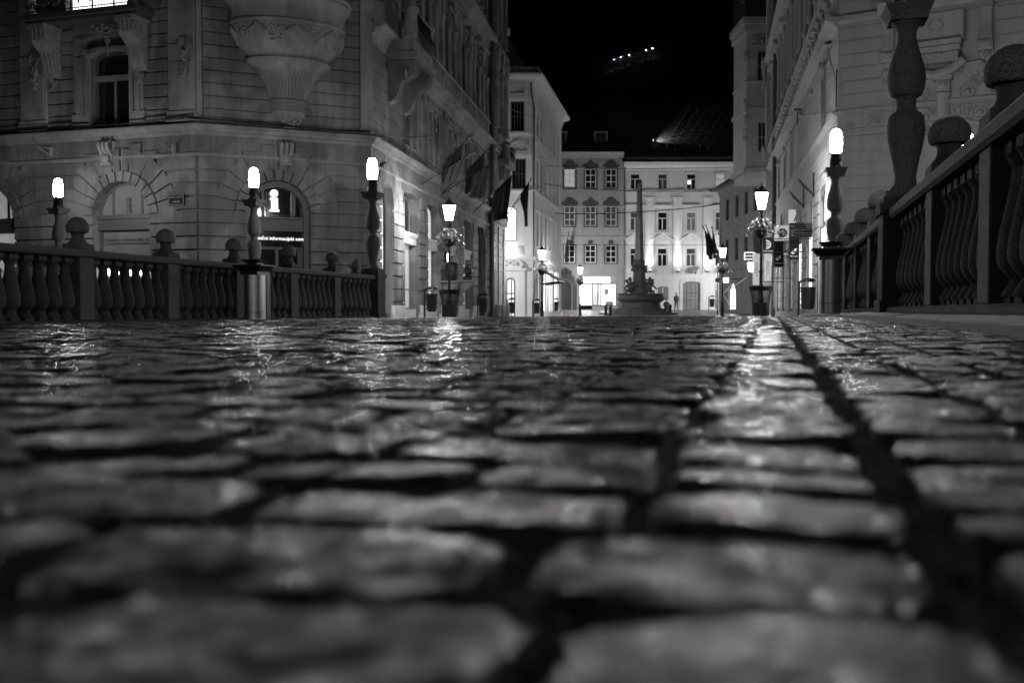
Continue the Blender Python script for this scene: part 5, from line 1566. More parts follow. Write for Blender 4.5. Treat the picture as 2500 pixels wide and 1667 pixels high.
for i, u in enumerate(gb):
    if u <= .8: continue
    b.mark()
    ring(b, u - .55, u + .55, 5.88, 7.8, .1, -.08, .02); b.box(u - .7, u + .7, -.2, .02, 7.82, 7.94)
    ring(b, u - .75, u + .75, 10.45, 13.75, .14, -.1, .02); b.box(u - 1.1, u + 1.1, -.45, .02, 14.15, 14.35)
    for s in (-1, 1):
        b.lathe([(.16, 10.4), (.16, 10.6), (.11, 10.7), (.1, 13.3), (.16, 13.6), (.18, 13.7)], u + s * 1.0, -.18, 10)
        b.box(u + s * 1.75 - .3, u + s * 1.75 + .3, -.12, .02, 9.75, 14.5, .02)
    b.leaves(u, 14.0, .5, .15, 20, -.14, .08, i); b.leaves(u - 1.75, 13.9, .25, .4, 20, -.15, .09, i)
    b.leaves(u, 8.0, .2, .12, 10, -.12, .06, i)
b.build('window_surround', 'stucco_g', GP, smooth=True)
b = MB(FG); b.tube([(uY(56.2), -.25, 21), (uY(56.2), -.25, -.6)], .13, 8); b.build('downpipe', 'zinc', GP)
b = MB(FG)
for x in (.5,): b.box(x - .45, x + .45, -.45, .02, -.7, 20, .03); b.leaves(x, 14.2, .4, .6, 40, -.5, .12, 3); b.leaves(x, 9.6, .4, .4, 24, -.5, .12, 5); b.leaves(x, 6.2, .3, .3, 14, -.5, .1, 7); b.box(x - .6, x + .6, -.7, .02, 14.9, 15.3); b.box(x - .6, x + .6, -.65, .02, 8.3, 8.6)
b.build('end_pilaster', 'stucco_g', GP, smooth=True)
# carved window surround of the river front
U, Z = FP.U, FP.Z
b = MB(FP); cx = U(2300)
b.box(ae0 - .0, ae1, -.03, .02, 5.82, 8.2)
b.box(U(2205), U(2345), -.55, .02, 7.22, 7.36); b.box(U(2208), U(2342), -.5, .02, 7.05, 7.2); b.box(U(2212), U(2338), -.42, .02, 6.78, 7.04)
for k in range(16): x = U(2216) + (U(2335) - U(2216)) * k / 15; b.box(x - .025, x + .025, -.47, -.42, 6.8, 6.92)
for k in range(13): x = U(2216) + (U(2335) - U(2216)) * k / 12; b.ball((x, -.48, 7.0), .035)
b.box(U(2204), U(2350), -.35, .02, 7.36, 8.2, .05); b.prism_x([(.02, 8.2), (-.75, 8.2), (-.8, 8.32), (-.9, 8.5), (.02, 8.5)], U(2150), U(2420))
b.tube([(U(2280) + .2 * math.cos(R(t)), -.37, 7.8 + .16 * math.sin(R(t))) for t in range(0, 361, 18)], .03, 5)
b.tube([(U(2207), -.3, 6.75), (U(2240), -.32, 6.55), (U(2280), -.3, 6.45), (U(2320), -.32, 6.55), (U(2350), -.3, 6.8)], .12, 6)
b.box(U(2276), U(2322), -.34, .02, 6.3, 6.42); b.box(U(2282), U(2316), -.28, .02, 6.0, 6.3, .03); b.lathe([(.24, 5.95), (.2, 5.9), (.185, 5.8), (.18, 4.95), (.21, 4.9), (.2, 4.75), (.15, 4.7)], U(2299), -.1, 16)
b.ball((U(2299), -.3, 6.15), .14, .08, .1)
b.build('aedicule', 'stucco_g', GP, smooth=True, bevel=0)
b = MB(FP)
for s, px in ((-1, 2165), (1, 2400)):
    u = U(px); b.box(u - .17, u + .17, -.22, .02, 7.3, 8.2, .03); b.box(u - .2, u + .2, -.3, .02, 7.0, 7.3, .04); b.box(u - .13, u + .13, -.36, -.3, 7.08, 7.22, .02); b.leaves(u, 6.65, .13, .35, 26, -.12, .06, px)
    for k in range(5): b.box(u - .16, u + .16, -.27, -.2, 7.35 + k * .09, 7.39 + k * .09)
c0 = U(2300)
for s in (-1, 1):
    for dx, z, r, tn in ((.62, 5.95, .27, 1.8), (.95, 5.35, .26, 1.7), (.5, 4.95, .2, 1.6), (1.15, 6.5, .2, 1.5), (.42, 6.55, .14, 1.4), (1.3, 5.9, .14, 1.3), (.3, 5.45, .1, 1.3)):
        b.scroll(c0 + s * dx, z, r, -.1, tn, .035, s, rot=.6); b.ball((c0 + s * dx, -.1, z), r * .32, .08, r * .32)
    b.leaves(c0 + s * .55, 5.45, .2, .14, 34, -.1, .05, 5 + s); b.leaves(c0 + s * .85, 6.3, .15, .2, 16, -.1, .04, 8 + s)
    b.tube([(c0 + s * .25, -.1, 4.7), (c0 + s * .6, -.13, 5.15), (c0 + s * 1.2, -.1, 5.0), (c0 + s * 1.3, -.1, 4.85)], [.04, .05, .05, .03], 5)
    b.tube([(c0 + s * .4, -.1, 6.7), (c0 + s * .9, -.12, 6.75), (c0 + s * 1.35, -.1, 6.3), (c0 + s * 1.4, -.1, 5.6), (c0 + s * 1.15, -.1, 5.1)], [.04, .05, .05, .045, .03], 5)
u = U(2132); b.scroll(u, 5.55, .17, -.1, 1.4, .04); b.leaves(u, 5.55, .2, .18, 26, -.1, .05, 2); b.tube([(U(2065), -.1, 5.08), (U(2100), -.1, 5.12), (U(2130), -.12, 5.3), (U(2150), -.1, 5.6)], [.02, .04, .05, .03], 5); b.scroll(U(2070), 5.3, .12, -.08, 1.6, .03)
b.build('relief_carving', 'stucco_g', GP, smooth=True)
b = MB(FP); b.box(ga0, ga1, .3, .34, -.6, gaz); b.build('archway_door', 'wood', GP)
b = MB(FG); u = GL - 1.2
for Y in (36.2, 40.2, 53): 
    u, z = uY(Y), 4.35
    b.mark(); b.box(u - .05, u + .05, -.1, 0, z - .4, z + .5)
    for d in (0, .12, .24): b.tube([(u, -.08, z - .3), (u + .1 * d, -.5 - d * .5, z + .1 + d * .8)], .03, 5)
b.build('flag_socket', 'iron', GP)

# ================================================================== HOUSES BEHIND THE RIGHT PALACE
HB = thing('oriel_house', 'tall narrow house front with projecting bay and two windows behind the right palace', 'building', Matrix.Translation((16.4, 70, 0)))
FH = Fr(16.35, 70, 19.2, 70)
U, Z = FH.U, FH.Z
hw = [(U(1845), U(1868), Z(1855, 201), Z(1855, 124)), (U(1848), U(1869), Z(1858, 372), Z(1858, 298))]
b = MB(FH); sheet(b, 0, 2.85, 9.4, 20.0, [outl(*w) for w in hw], .2); b.box(0, 2.85, .45, 4, 9.4, 19.95); b.prism_x([(.1, 9.4), (4, 9.4), (4, 8.9), (.9, 9.1)], .1, 2.85)
b.box(2.0, 14, -6.5, 4, -.8, 22)
b.build('wall', 'stucco_g', HB)
for w in hw: window(HB, FH, *w, .08, 'rect', 'glass_b' if w[2] < 14 and 0 else 'glass', ((.5,), (.5,)), .06, 'wood_l')
b = MB(FH)
b.box(-.35, 3, -.35, 4, 19.6, 20.05); b.box(-.2, 3, -.2, 4, 19.1, 19.6); b.box(-.1, 3, -.1, 4, 15.6, 15.75); b.box(-.15, 3, -.12, 4, 13.6, 13.9); b.box(-.2, 3, -.15, 4, 9.4, 9.7)
for z in (17.4, 14.2, 13.0, 11.9): b.leaves(-.05, z, .12, .3, 16, -.05, .12, int(z))
for z in (18.2, 18.8): b.tube([(.3, -.05, z), (2.6, -.05, z)], .06, 5)
b.leaves(1.4, 18.5, 1.0, .25, 30, -.05, .08, 1)
b.build('mouldings', 'stucco_g', HB, smooth=True)
b = MB(FH); b.box(-.1, 8, .2, 4, 20.1, 22.6); b.box(-.35, 1.0, -.1, 1.2, 22.0, 22.5); b.box(-.3, .3, 0, 1, 21.3, 22.0); b.build('roof', 'sheet', HB)
LH = thing('low_house', 'dark two storey house with overhanging eaves and a lit arched door, right of the square', 'building', Matrix.Translation((19.1, 92, 0)))
FI = Fr(19.1, 92.0, 19.9, 74.2)
U, Z = FI.U, FI.Z
iw = []
for px in (1775, 1798, 1821, 1843):
    u = U(px)
    for z0, z1 in ((7.7, 9.6), (4.0, 6.0)): iw.append((u - .55, u + .55, z0, z1))
idr = (U(1778), U(1797), -.3, 2.15)
b = MB(FI); sheet(b, 0, FI.len, -.6, 10.75, [outl(*w) for w in iw] + [outl(*idr, 'arch')], .25)
b.M = Matrix(); b.plan([(19.57, 92), (32, 92), (32, 74), (20.37, 74.2)], -.6, 10.7); b.build('wall', 'stucco_i', LH)
for w in iw: window(LH, FI, *w, .1, 'rect', 'glass', ((.5,), (.6,)), .07, 'wood')
window(LH, FI, *idr, .15, 'arch', 'win_shop', ((), (.8,)), .1, 'wood_l', 'door')
b = MB(); mould(b, [(19.1, 92), (19.9, 74.2)], BAND(6.75, .15, .1)); mould(b, [(19.1, 92), (19.9, 74.2)], BAND(3.35, .2, .15)); mould(b, [(19.1, 92), (19.9, 74.2)], CORN(10.8, .7, .7)); b.build('cornices', 'stucco_i', LH)
b = MB(); b.add([(18.2, 92.6, 10.7), (19.0, 74, 10.7), (26, 74, 15.5), (26, 92.6, 15.5), (34, 92.6, 10.7), (34, 74, 10.7)], [(0, 1, 2, 3), (3, 2, 5, 4), (1, 2, 5), (0, 3, 4)]); b.add([(18.2, 92.6, 10.6), (19.0, 74, 10.6), (20, 74, 10.6), (20, 92.6, 10.6)], [(0, 1, 2, 3)]); b.build('roof', 'roof', LH)
aw = thing('awning_frame', 'folded awning arms reaching out beside the lit arched door on the right', 'awning', FI)
b = MB(FI); u = U(1800); b.tube([(u, -.1, 2.3), (u + 1.8, -1.7, 1.1), (u + 4.0, -.3, 2.4)], .05, 5); b.tube([(u + 1.8, -1.7, 1.1), (u + 3.2, -1.3, -.1)], .04, 5); b.build('arms', 'letter_w', aw)

# ================================================================== HILL PATH WITH LAMPS
def hillhit(px, py):
    Y = 135
    while Y < 400:
        p = at(px, py, Y)
        if p.z <= zh(p.y, p.x): return p
        Y += .7
    return None
pts = []
tops = []
q = random.Random(2)
for (pxa, pya, pxb, pyb, n, lampat) in ((1478, 186, 1612, 146, 26, (4, 7, 11, 19, 22)), (1735, 116, 1812, 106, 10, (8,))):
    b = MB(); seq = []
    for i in range(n + 1):
        p = hillhit(pxa + (pxb - pxa) * i / n, pya + (pyb - pya) * i / n)
        if p: seq.append(p)
    big = n > 15
    if big:
        for p, p2 in zip(seq, seq[1:]):
            b.add([p + Vector((0, 0, -.5)), p2 + Vector((0, 0, -.5)), p2 + Vector((0, .3, 1.1)), p + Vector((0, .3, 1.1))], [(0, 1, 2, 3)])
        wl_ = b.build('path_wall', 'stucco_i'); tag(wl_, 'low stone wall of the lamplit path on the black hillside', 'wall')
    for k in lampat:
        if k >= len(seq): continue
        p = seq[k]; mx = Matrix.Translation(p + Vector((0, -.9, .2)))
        t_ = thing('path_lamp', ('tiny lamp beside the wall of the hillside path' if big else 'tiny lamp high on the hill at the edge of the right roofs'), 'street lamp', mx, 'path lamps on the hill' if big else 'upper path lamps')
        b = MB(mx); b.tube([(0, 0, -.5), (0, 0, 2.3)], .06, 5); b.build('post', 'zinc', t_)
        b = MB(mx); b.ball((0, 0, 2.45), .03 if big else .025, seg=6, rings=4); b.build('lamp_glass', 'lantern', t_)
    b = MB()
    for p in seq:
        for _ in range(40 if big else 14):
            c = p + Vector((q.uniform(-2, 2), q.uniform(-1.0, 3), q.uniform(.3, 2.6) if big else q.uniform(0, 1))); k = q.uniform(.06, .18)
            d1 = Vector((q.uniform(-1, 1), q.uniform(-1, 1), q.uniform(-1, 1))).normalized() * k; d2 = d1.cross(Vector((q.uniform(-1, 1), 1, 1))).normalized() * k
            b.add([c - d1, c + d2, c + d1, c - d2], [(0, 1, 2, 3)])
    o = b.build('hillside_shrubs', 'bush'); tag(o, kind='stuff')

# ================================================================== FLAGS
def flag(label, base, tip, t0, t1, L, m, group, drift=-.25, seed=1, cloth=True, thick=.022):
    base, tip = Vector(base), Vector(tip)
    root = thing('flag', label, 'flag', Matrix.Translation(base), group)
    b = MB(); b.tube([base, tip], thick, 6); b.ball(tip, thick * 2.2); b.build('pole', 'iron', root)
    q = random.Random(seed)
    if cloth:
        a = base.lerp(tip, t0); c = base.lerp(tip, t1); d = (tip - base).normalized(); side = d.cross(Vector((0, 0, 1))).normalized()
        nu, nv = 16, 18; vs = []
        ph = q.uniform(0, 6)
        for j in range(nv + 1):
            v = j / nv
            for i in range(nu + 1):
                u = i / nu
                p = a.lerp(c, u)
                gather = .55 * v
                p = p.lerp(Vector((a.lerp(c, .45).x, a.lerp(c, .45).y, p.z)), gather * .8)
                p = p + Vector((0, 0, -L * v * (.75 + .35 * u))) + side * (math.sin(u * 15 + ph + v * 2) * .11 * (.25 + v)) + Vector((drift * v * (1 - u) * .6, 0, 0))
                vs.append(p)
        w_ = nu + 1
        b = MB(); b.add(vs, [(j * w_ + i, j * w_ + i + 1, (j + 1) * w_ + i + 1, (j + 1) * w_ + i) for j in range(nv) for i in range(nu)])
        o = b.build('flag_cloth', m, root, smooth=True, angle=180)
        s = o.modifiers.new('thickness', 'SOLIDIFY'); s.thickness = .008
    return root
G1 = 'flags on slanting poles along the left street front'
def poles(px, py, tips):
    u, z = FC.hit(px, py); p = FC.M @ Vector((u, -.12, z))
    for k, (tx, ty, cloth, m, t0, t1, L, lab) in enumerate(tips):
        bse = p + Vector((0, .06 * k, 0)); Y = p.y - .4 - .3 * k
        flag(lab, bse, at(tx, ty, Y), t0, t1, L, m, G1, -.4, int(px) + k, cloth)
poles(1021, 450, [(1152, 328, True, 'cloth_d', .42, .84, 1.2, 'black flag on the pole nearest the camera, over the left street lantern'),
                  (1163, 370, True, 'cloth_g', .5, .8, .8, 'grey flag paired with the black one nearest the camera on the left front')])
poles(1071, 474, [(1193, 365, True, 'cloth_d', .55, .92, 1.4, 'long dark flag of the second pole pair on the left front'),
                  (1202, 397, True, 'cloth_g', .6, .95, 1.3, 'grey flag of the second pole pair, beside the downpipe')])
poles(1152, 517, [(1258, 420, True, 'cloth_d', .5, .92, 2.0, 'dark bunched flag hanging before the bay of the left building'),
                  (1247, 441, True, 'cloth_g', .55, .85, 1.3, 'smaller grey flag behind the bunched one at the left bay')])
def poles2(px, py, tips):
    L_ = FC.len; u = L_ + 2.2; p = FC.M @ Vector((u, -.6, (749 - py) * (59.3) / F))
    for k, (tx, ty, cloth, m, t0, t1, L, lab) in enumerate(tips):
        flag(lab, p + Vector((0, .06 * k, 0)), at(tx, ty, p.y - .6 - .3 * k), t0, t1, L, m, G1, .5, int(px) + k, cloth)
poles2(1203, 535, [(1296, 438, True, 'cloth_d', .6, .95, 2.4, 'dark flag farthest up the street, in front of the white house'),
                   (1288, 460, True, 'cloth_g', .68, .98, 2.0, 'grey flag farthest up the street, its cloth drifting right')])
G2 = 'flags beside the palace uplight'
for k, (tx, ty, lab, L) in enumerate(((1716, 553, 'left dark flag of three by the square, in front of the uplit palace wall', 2.0), (1723, 550, 'middle dark flag of three by the square, before the palace wall', 2.0), (1738, 555, 'right dark flag of three by the square, close to the low house', 1.7))):
    flag(lab, at(1753, 622, 93 - .3 * k), at(tx, ty, 92 - .3 * k), .35, .92, L, 'cloth_d', G2, -.1, k + 3, True, .04)
flag('limp dark flag on the left edge of the cream shop house', at(1378, 630, 104.2), at(1388, 568, 103.4), .3, .9, 1.9, 'cloth_d', None, 0, 8, True, .04)

# ================================================================== SIGNS ON THE RIGHT
def board(name, label, px0, px1, py0, py1, Y, m, cat='sign', dep=.06, rim=None, arm=True):
    p = at((px0 + px1) / 2, (py0 + py1) / 2, Y); fr = Fr(p.x, p.y, ang=R(-11.3), z=p.z)
    w = (px1 - px0) / F * Y / 2 * 1.0; h = (py1 - py0) / F * Y / 2
    root = thing(name, label, cat, fr)
    b = MB(fr); b.box(-w, w, -dep / 2, dep / 2, -h, h, .008); b.build('board', m, root)
    if rim: b = MB(fr); ring(b, -w - .02, w + .02, -h - .02, h + .02, .04, -dep / 2 - .01, dep / 2 + .01); b.build('rim', rim, root)
    if arm:                                     # brackets back to the wall
        b = MB(fr)
        g = FG.M.inverted() @ (fr.M @ Vector((0, 0, 0))); dist = max(.1, -g.y)
        for z in (-h * .8, h * .8): b.tube([(w * .2, dep * .7, z), (dist, dep * .7, z)], .018, 5)
        b.build('bracket', 'iron', root)
    return root, fr, w, h
r_, fr, w, h = board('square_sign', 'pale square light box with a thin dark letter M above the direction boards', 1926, 1974, 512, 545, 44, 'board_l')
b = MB(fr); b.tube([(-w * .45, -.04, -h * .75), (-w * .2, -.04, h * .35), (w * .03, -.04, -h * .7), (w * .25, -.04, h * .35), (w * .55, -.04, -h * .75)], .035, 5); b.build('letter', 'letter_d', r_)
r_, fr, w, h = board('round_logo_sign', 'grey light box with a dark disc bearing the letters Mi, beside the flower basket', 1891, 1926, 551, 587, 48, 'board_l')
b = MB(fr); b.prism([(.02 + w * .68 * math.cos(R(t)), h * .62 * math.sin(R(t))) for t in range(0, 360, 15)], -.045, -.03); b.build('disc', 'letter_d', r_)
text('Mi', h * 1.15, fr, 0, 0, -.05, 'letter_w', r_, sx=.95)
def petals(fr, x, z, s, root):
    b = MB(fr)
    for dx, dz in ((-.5, -.35), (.5, .45)):
        b.prism([(x + s * dx + s * .62 * math.cos(R(t)) * (1 if 1 else 1), z + s * dz + s * .62 * math.sin(R(t))) for t in range(30 if dx > 0 else 80, 330 if dx > 0 else 380, 15)] + [(x + s * dx, z + s * dz)], -.045, -.03)
    b.build('logo', 'letter_w', root)
for (a0, a1, c0, c1, Y, lab) in ((1927, 1951, 577, 634, 43, 'dark hanging banner with two pale petals below the direction boards'), (1890, 1912, 589, 652, 49, 'dark hanging banner with two pale petals below the Mi sign')):
    r_, fr, w, h = board('hanging_banner', lab, a0, a1, c0, c1, Y, 'board_d', 'banner')
    petals(fr, 0, -h * .3, w * .55, r_); text('Mercator', w * .42, fr, 0, -h * .7, -.035, 'letter_w', r_)
r_, fr, w, h = board('square_shop_sign', 'black square shop sign with striped half circle, hung behind the right lantern post', 1848, 1889, 580, 619, 38, 'board_d')
b = MB(fr)
for k in range(6):
    z = h * .55 - k * h * .18; hw_ = w * .42 * math.sqrt(max(.05, 1 - ((k - 2.5) / 3.2) ** 2)); b.box(w * .1, w * .1 + hw_ * 1.2, -.04, -.03, z - h * .05, z + h * .05)
b.tube([(w * .05 + w * .55 * math.cos(R(t)), -.035, h * .1 + h * .52 * math.sin(R(t))) for t in range(-90, 91, 15)], .02, 5)
b.build('logo', 'letter_w', r_); text('Desono', w * .38, fr, w * .2, -h * .68, -.04, 'letter_w', r_)
for (a0, a1, c0, c1, Y, lab) in ((1838, 1856, 618, 696, 52, 'tall white vertical banner left of the right lantern post'), (1866, 1882, 619, 686, 46, 'tall white vertical banner right of the right lantern post')):
    r_, fr, w, h = board('vertical_banner', lab, a0, a1, c0, c1, Y, 'board_l', 'banner')
    text('s.Oliver', w * 1.25, fr, 0, 0, -.035, 'letter_g', r_, rot=R(-90))
r_, fr, w, h = board('outlined_sign', 'small dark sign with white outline and the word HUMANIC', 1818, 1842, 617, 633, 60, 'board_d', rim='letter_w')
text('HUMANIC', h * .75, fr, 0, 0, -.035, 'letter_w', r_)
r_, fr, w, h = board('lit_box_sign', 'small glowing box sign beside the lantern post on the square', 1765, 1779, 678, 690, 84, 'sign_lit', arm=False)
b = MB(fr); b.tube([(w, 0, h * .5), (w + 1.2, .2, h * .5)], .03, 5); b.build('bracket', 'iron', r_)
r_, fr, w, h = board('round_sign', 'dark round sign on a post by the three flags', 1747, 1757, 679, 689, 80, 'board_d', arm=False)
b = MB(fr); b.prism([(w * 1.2 * math.cos(R(t)), w * 1.2 * math.sin(R(t))) for t in range(0, 360, 20)], -.06, .06); b.tube([(0, .1, 2.5), (0, .1, -h - 2.9)], .05, 6); b.build('post', 'iron', r_)
wl = thing('wall_lantern', 'bright lantern on a wall arm left of the vertical white banners', 'lamp', Matrix.Translation(at(1834, 652, 68)))
p = at(1834, 652, 68); b = MB(Matrix.Translation(p)); b.lathe([(.13, -.3), (.24, .28)], seg=6); b.build('lantern_glass', 'lantern', wl)
b = MB(Matrix.Translation(p)); b.lathe([(.27, .28), (.1, .42), (0, .5)], seg=6); b.tube([(0, 0, -.3), (.05, 0, -.6), (.5, 0, -.8), (2.2, 0, -.9)], .03, 5); b.build('wall_arm', 'iron', wl)
# direction post
py_ = 38.0; px_ = (1996 - 1250) / F * py_; zb_ = zg(px_, py_); T = Matrix.Translation((px_, py_, zb_)) @ Matrix.Rotation(R(-8), 4, 'Z')
dp = thing('direction_post', 'dark direction sign post with arrow boards pointing left on the right of the street', 'sign post', T)
b = MB(T); b.tube([(0, 0, 0), (0, 0, 3.85)], .055, 8); b.box(-.1, .1, -.1, .1, 2.75, 3.0); b.build('post', 'iron', dp)
for k, (z0, z1) in enumerate(((3.4, 3.66), (3.28, 3.385), (3.1, 3.265))):
    b = MB(T); b.box(-1.08, -.06, -.05, -.02, z0, z1, .004); o = b.build('arrow_board', 'board_d', dp)
    zc = (z0 + z1) / 2 if k else 3.53
    b = MB(T); b.tube([(-.88, -.055, zc), (-1.02, -.055, zc)], .008, 4); b.tube([(-.96, -.055, zc + .05), (-1.03, -.055, zc), (-.96, -.055, zc - .05)], .008, 4); b.build('arrow', 'letter_g', o)
    if k == 0:
        b = MB(T)
        for i, z in enumerate((3.62, 3.55, 3.47)): b.box(-.55 + .05 * i, -.2, -.054, -.05, z, z + .018)
        b.build('small_print', 'letter_g', o)
b = MB(T); b.box(.06, .9, -.04, -.01, 3.4, 3.6, .004); b.build('arrow_board', 'board_d', dp)

# ================================================================== BINS, BUSTS
def street_bin(mx, label):
    root = thing('litter_bin', label, 'bin', mx, 'black litter bins on posts along the walls')
    b = MB(mx); b.tube([(-.24, 0, -.02), (-.24, 0, 1.15)], .04, 6); b.tube([(-.24, 0, 1.12), (-.05, 0, 1.22), (.12, 0, 1.24), (.25, 0, 1.18)], .035, 6); b.tube([(-.24, 0, .85), (-.1, 0, .85)], .025, 5); b.tube([(-.24, 0, .4), (-.1, 0, .42)], .025, 5); b.build('post', 'iron', root, smooth=True)
    b = MB(mx); b.lathe([(.1, .28), (.17, .3), (.2, .5), (.21, .9), (.225, .93), (.225, .98), (.19, .98), (.18, .5)], 0.04, 0, 14, flute=(2, 3, .03)); b.build('bin_body', 'iron', root, smooth=True)
    b = MB(mx); b.lathe([(.2, 1.13), (.16, 1.2), (.05, 1.23), (0, 1.24)], .04, 0, 14); b.build('bin_lid', 'iron', root, smooth=True)
    return root
BN = None
for (px, Y, sc, lab) in ((1052, 38.5, 1., 'black litter bin on a post left of the slatted planter at the left front'), (1178, 52, 1.05, 'black litter bin just before the downpipe at the left front'),
                         (1248, 66, 1.05, 'black litter bin at the arched doorway of the white house'), (1309, 66, 1., 'black litter bin left of the lantern post by the canopy'),
                         (1356, 84, 1.1, 'farthest black litter bin, at the end of the white house'), (1737, 101, 1.2, 'dark litter bin against the pale palace wall'),
                         (1968, 35.5, 1.15, 'litter bin in front of the bright shop windows on the right')):
    x = (px - 1250) / F * Y; mx = put(x, Y, 0) @ Matrix.Scale(sc, 4)
    if BN is None: BN = street_bin(mx, lab)
    else: copy_tree(BN, None, mx)['label'] = lab
def bridge_bin(mx, label):
    root = thing('bridge_bin', label, 'bin', mx, 'steel bins with slanted dark lids by the balustrades')
    b = MB(mx)
    b.plan([(.17 * math.cos(R(t)), .02 + .19 * math.sin(R(t))) for t in range(180, 361, 12)] + [(.17, .14), (-.17, .14)], 0, .84); b.build('steel_body', 'metal', root, smooth=True)
    b = MB(mx); b.box(-.18, .18, .145, .3, 0, .84); b.build('back_box', 'darkmetal', root)
    b = MB(mx); b.tube([(.172 * math.cos(R(t)), .02 + .192 * math.sin(R(t)), .16) for t in range(190, 351, 16)], .004, 4); b.ball((-.08, -.155, .5), .008); b.build('door_seam', 'iron', root)
    b = MB(mx); b.plan([(-.17, -.17), (.17, -.17), (.17, .3), (-.17, .3)], .842, .9); b.plan([(-.18, -.18), (.18, -.18), (.18, .3), (-.18, .3)], .9, 1.0, [(-.29, -.26), (.29, -.26), (.24, .34), (-.24, .34)]); b.box(-.285, .285, -.255, .335, 1.001, 1.02)
    b.box(-.1, .1, -.05, .2, 1.021, 1.06); b.plan([(-.12, -.08), (.12, -.08), (.12, .22), (-.12, .22)], 1.06, 1.12, [(-.18, -.14), (.18, -.14), (.16, .26), (-.16, .26)])
    b.build('slanted_lid', 'darkmetal', root)
    return root
xl, yl = br(0, 0)
bb = bridge_bin(Matrix.Translation((-4.72, 18.2, -.26)) @ Matrix.Rotation(R(-14.6), 4, 'Z'), 'steel bin with slanted dark lid standing before the left balustrade')
copy_tree(bb, None, Matrix.Translation((5.02, 15.75, pz(16.4, .95))) @ Matrix.Rotation(R(-14.6), 4, 'Z'))['label'] = 'dark steel bin with wide lid at the near side of the far right balustrade'
for i, (Y, lab) in enumerate(((44.0, 'dark rounded ornament on a scroll bracket left of the lantern post'), (47.9, 'dark bust on a scroll bracket right of the lantern post'))):
    u = (Y - 33) / .9904; z = (749 - 665) / F * Y
    mx = FC.M @ Matrix.Translation((u, -.5, z - .35))
    t_ = thing('bracket_bust', lab, 'sculpture', mx, None)
    b = MB(mx)
    if i: b.ball((0, 0, .42), .2, .2, .24, 10, 8); b.lathe([(.3, -.02), (.3, .1), (.13, .2), (.12, .3)], seg=12, sy=.8); b.leaves(0, .55, .16, .1, 14, 0, .07, 3)
    else: b.lathe([(.22, -.02), (.26, .1), (.3, .4), (.28, .68), (.2, .78), (0, .8)], seg=12)
    b.build('figure', 'bronze', t_, smooth=True)
    b = MB(mx); b.box(-.3, .3, -.3, .46, -.1, -.03); b.prism_x([(.46, -.1), (-.25, -.1), (-.2, -.3), (.1, -.5), (.35, -.75), (.46, -1.0)], -.08, .08); b.scroll(0, -.28, .15, -.1, 1.5, .03); b.build('scroll_bracket', 'carve', t_, smooth=True)

# ================================================================== OVERHEAD WIRES
def wire(label, pts, r=.012, sag=.25, extra=None):
    b = MB()
    for a, c in zip(pts, pts[1:]):
        l = [a.lerp(c, t) - Vector((0, 0, sag * 4 * t * (1 - t))) for t in (i / 14 for i in range(15))]; b.tube(l, r, 4)
    if extra: extra(b)
    tag(b.build('overhead_wire', 'iron'), label, 'wire', 'wires strung across the street')
wire('top wire running level across the left street front below the picture edge', [FC.M @ Vector((.3, -.2, 10.1)), at(1226, 16, 58)], .014, .1)
wire('wire climbing from the left front up to the end bay', [FC.M @ Vector((7.9, -.2, 9.9)), at(1226, 104, 57)], .016, .1)
wire('long wire dropping from the left front across to the white house corner', [at(1070, 203, 41.5), at(1130, 212, 50), at(1372, 310, 90)], .02, .2)
wire('level wire along the lower left front at flag height', [at(905, 333, 33.2), at(1025, 334, 38), at(1192, 340, 55)], .016, .02)
wire('highest wire crossing in front of the cream and pale facades', [at(1310, 403, 78), at(1520, 413, 78), at(1812, 408, 78)], .022, .02)
wire('wire crossing under the top windows of the pale facades', [at(1330, 449, 76), at(1520, 466, 76), at(1752, 466, 82)], .022, .1)
wire('thick lower wire crossing the middle windows to the low house', [at(1355, 521, 80), at(1560, 517, 80), at(1757, 498, 84)], .035, .1)
wire('faint wire over the lower windows of the palace', [at(1368, 597, 90), at(1752, 597, 90)], .014, .05)
wire('wire from the oriel house to the corner of the right palace', [at(1818, 291, 69), at(1960, 280, 39), at(2045, 272, 29.5)], .012, .02)
wire('wire sagging down the right palace front with insulators', [at(2022, 118, 31.2), at(1947, 270, 40.5), at(1905, 330, 50), at(1878, 368, 62)], .016, .1,
     lambda b: [b.ball(at(2022, 105, 31.2), .12, .1, .05), b.tube([at(2022, 118, 31.2), at(2030, 158, 31), at(2040, 195, 30.2)], .012, 4), b.ball(at(1948, 268, 40.5), .16, .1, .06), b.tube([at(1947, 270, 40.5), at(1947, 308, 40.5), at(1955, 300, 40)], .02, 4)])
wire('thin vertical cable at the corner of the right palace', [at(2043, 170, 29.6), at(2041, 262, 29.6)], .02, 0)
wire('wire from the low eaves up to the end of the right palace', [at(1820, 388, 69), at(1878, 368, 62)], .016, .05)

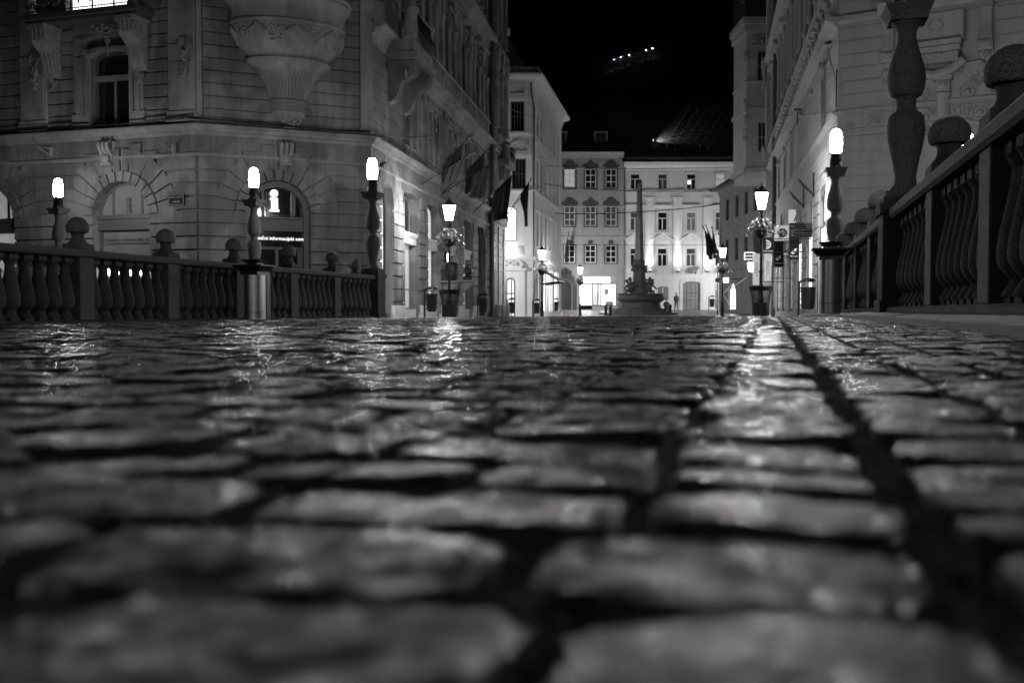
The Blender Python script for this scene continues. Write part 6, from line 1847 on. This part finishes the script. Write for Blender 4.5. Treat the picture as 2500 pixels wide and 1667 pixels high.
# ================================================================== PEOPLE (far, by the fountain)
def person(label, joints, bones, radii, root_i, mx, hair, coat):
    me = bpy.data.meshes.new('body'); me.from_pydata(joints, bones, [])
    o = bpy.data.objects.new('person', me); SC.collection.objects.link(o); o.matrix_world = mx
    s = o.modifiers.new('skin', 'SKIN'); s.use_smooth_shade = True; u = o.modifiers.new('sub', 'SUBSURF'); u.levels = u.render_levels = 1
    for i, r in enumerate(radii): me.skin_vertices[0].data[i].radius = (r, r); me.skin_vertices[0].data[i].use_root = (i == root_i)
    me.materials.append(M['coat'])
    ROOT[o.name] = mx.copy()
    tag(o, label, 'person')
    hx, hy, hz = hair
    b = MB(mx); b.ball((hx, hy, hz), .085, .1, .12, 10, 8); b.ball((hx, hy - .1, hz - .02), .015, .025, .02); h = b.build('face', 'skin', o, smooth=True)
    b = MB(mx); b.ball((hx, hy + .025, hz + .03), .1, .105, .115, 10, 8); b.build('hair', 'iron', o, smooth=True)
J = [(0, 0, .95), (0, 0, 1.15), (0, 0, 1.4), (0, 0, 1.5), (0, -.01, 1.6), (.19, 0, 1.42), (.25, .03, 1.15), (.22, -.08, .92), (-.19, 0, 1.42), (-.25, .03, 1.15), (-.22, -.08, .92), (.1, 0, .9), (.12, -.02, .5), (.13, .02, .08), (.14, -.13, .04), (-.1, 0, .9), (-.11, .05, .5), (-.1, .16, .1), (-.1, .02, .05)]
Bn = [(0, 1), (1, 2), (2, 3), (3, 4), (2, 5), (5, 6), (6, 7), (2, 8), (8, 9), (9, 10), (0, 11), (11, 12), (12, 13), (13, 14), (0, 15), (15, 16), (16, 17), (17, 18)]
Rd = [.15, .14, .15, .06, .06, .08, .055, .04, .08, .055, .04, .1, .07, .05, .04, .1, .07, .05, .04]
x = (1651 - 1250) / F * 97; person('dark coated person standing near the arched palace gate', J, Bn, Rd, 0, put(x, 97, .4), (0, -.01, 1.66), 1)
J2 = [(0, 0, .5), (0, -.02, .75), (0, -.05, .98), (0, -.07, 1.08), (0, -.09, 1.16), (.18, -.06, 1.0), (.22, -.15, .75), (.12, -.35, .62), (-.18, -.06, 1.0), (-.22, -.15, .75), (-.1, -.35, .62), (.1, -.1, .48), (.13, -.48, .52), (.13, -.5, .1), (.13, -.64, .05), (-.1, -.1, .48), (-.12, -.48, .52), (-.12, -.5, .1), (-.12, -.64, .05)]
x = (1627 - 1250) / F * 84.2; person('dark clothed person sitting on the edge of the fountain steps', J2, Bn, Rd, 0, Matrix.Translation((x, 84.4, fz - .05)), (0, -.1, 1.24), 1)
# fallen leaf on the pavement
x, y = br(11.6, 1.02); b = MB(Matrix.Translation((x, y, pz(11.6, 1.02))))
b.add([(-.12, -.02, .004), (-.05, -.05, .012), (.03, -.04, .03), (.12, -.03, .01), (.14, .02, .006), (.04, .05, .025), (-.06, .04, .008)], [(0, 1, 6), (1, 2, 5, 6), (2, 3, 4, 5)])
tag(b.build('fallen_leaf', 'paper'), 'pale curled leaf lying on the pavement at the foot of the near lamp pillar', 'leaf')
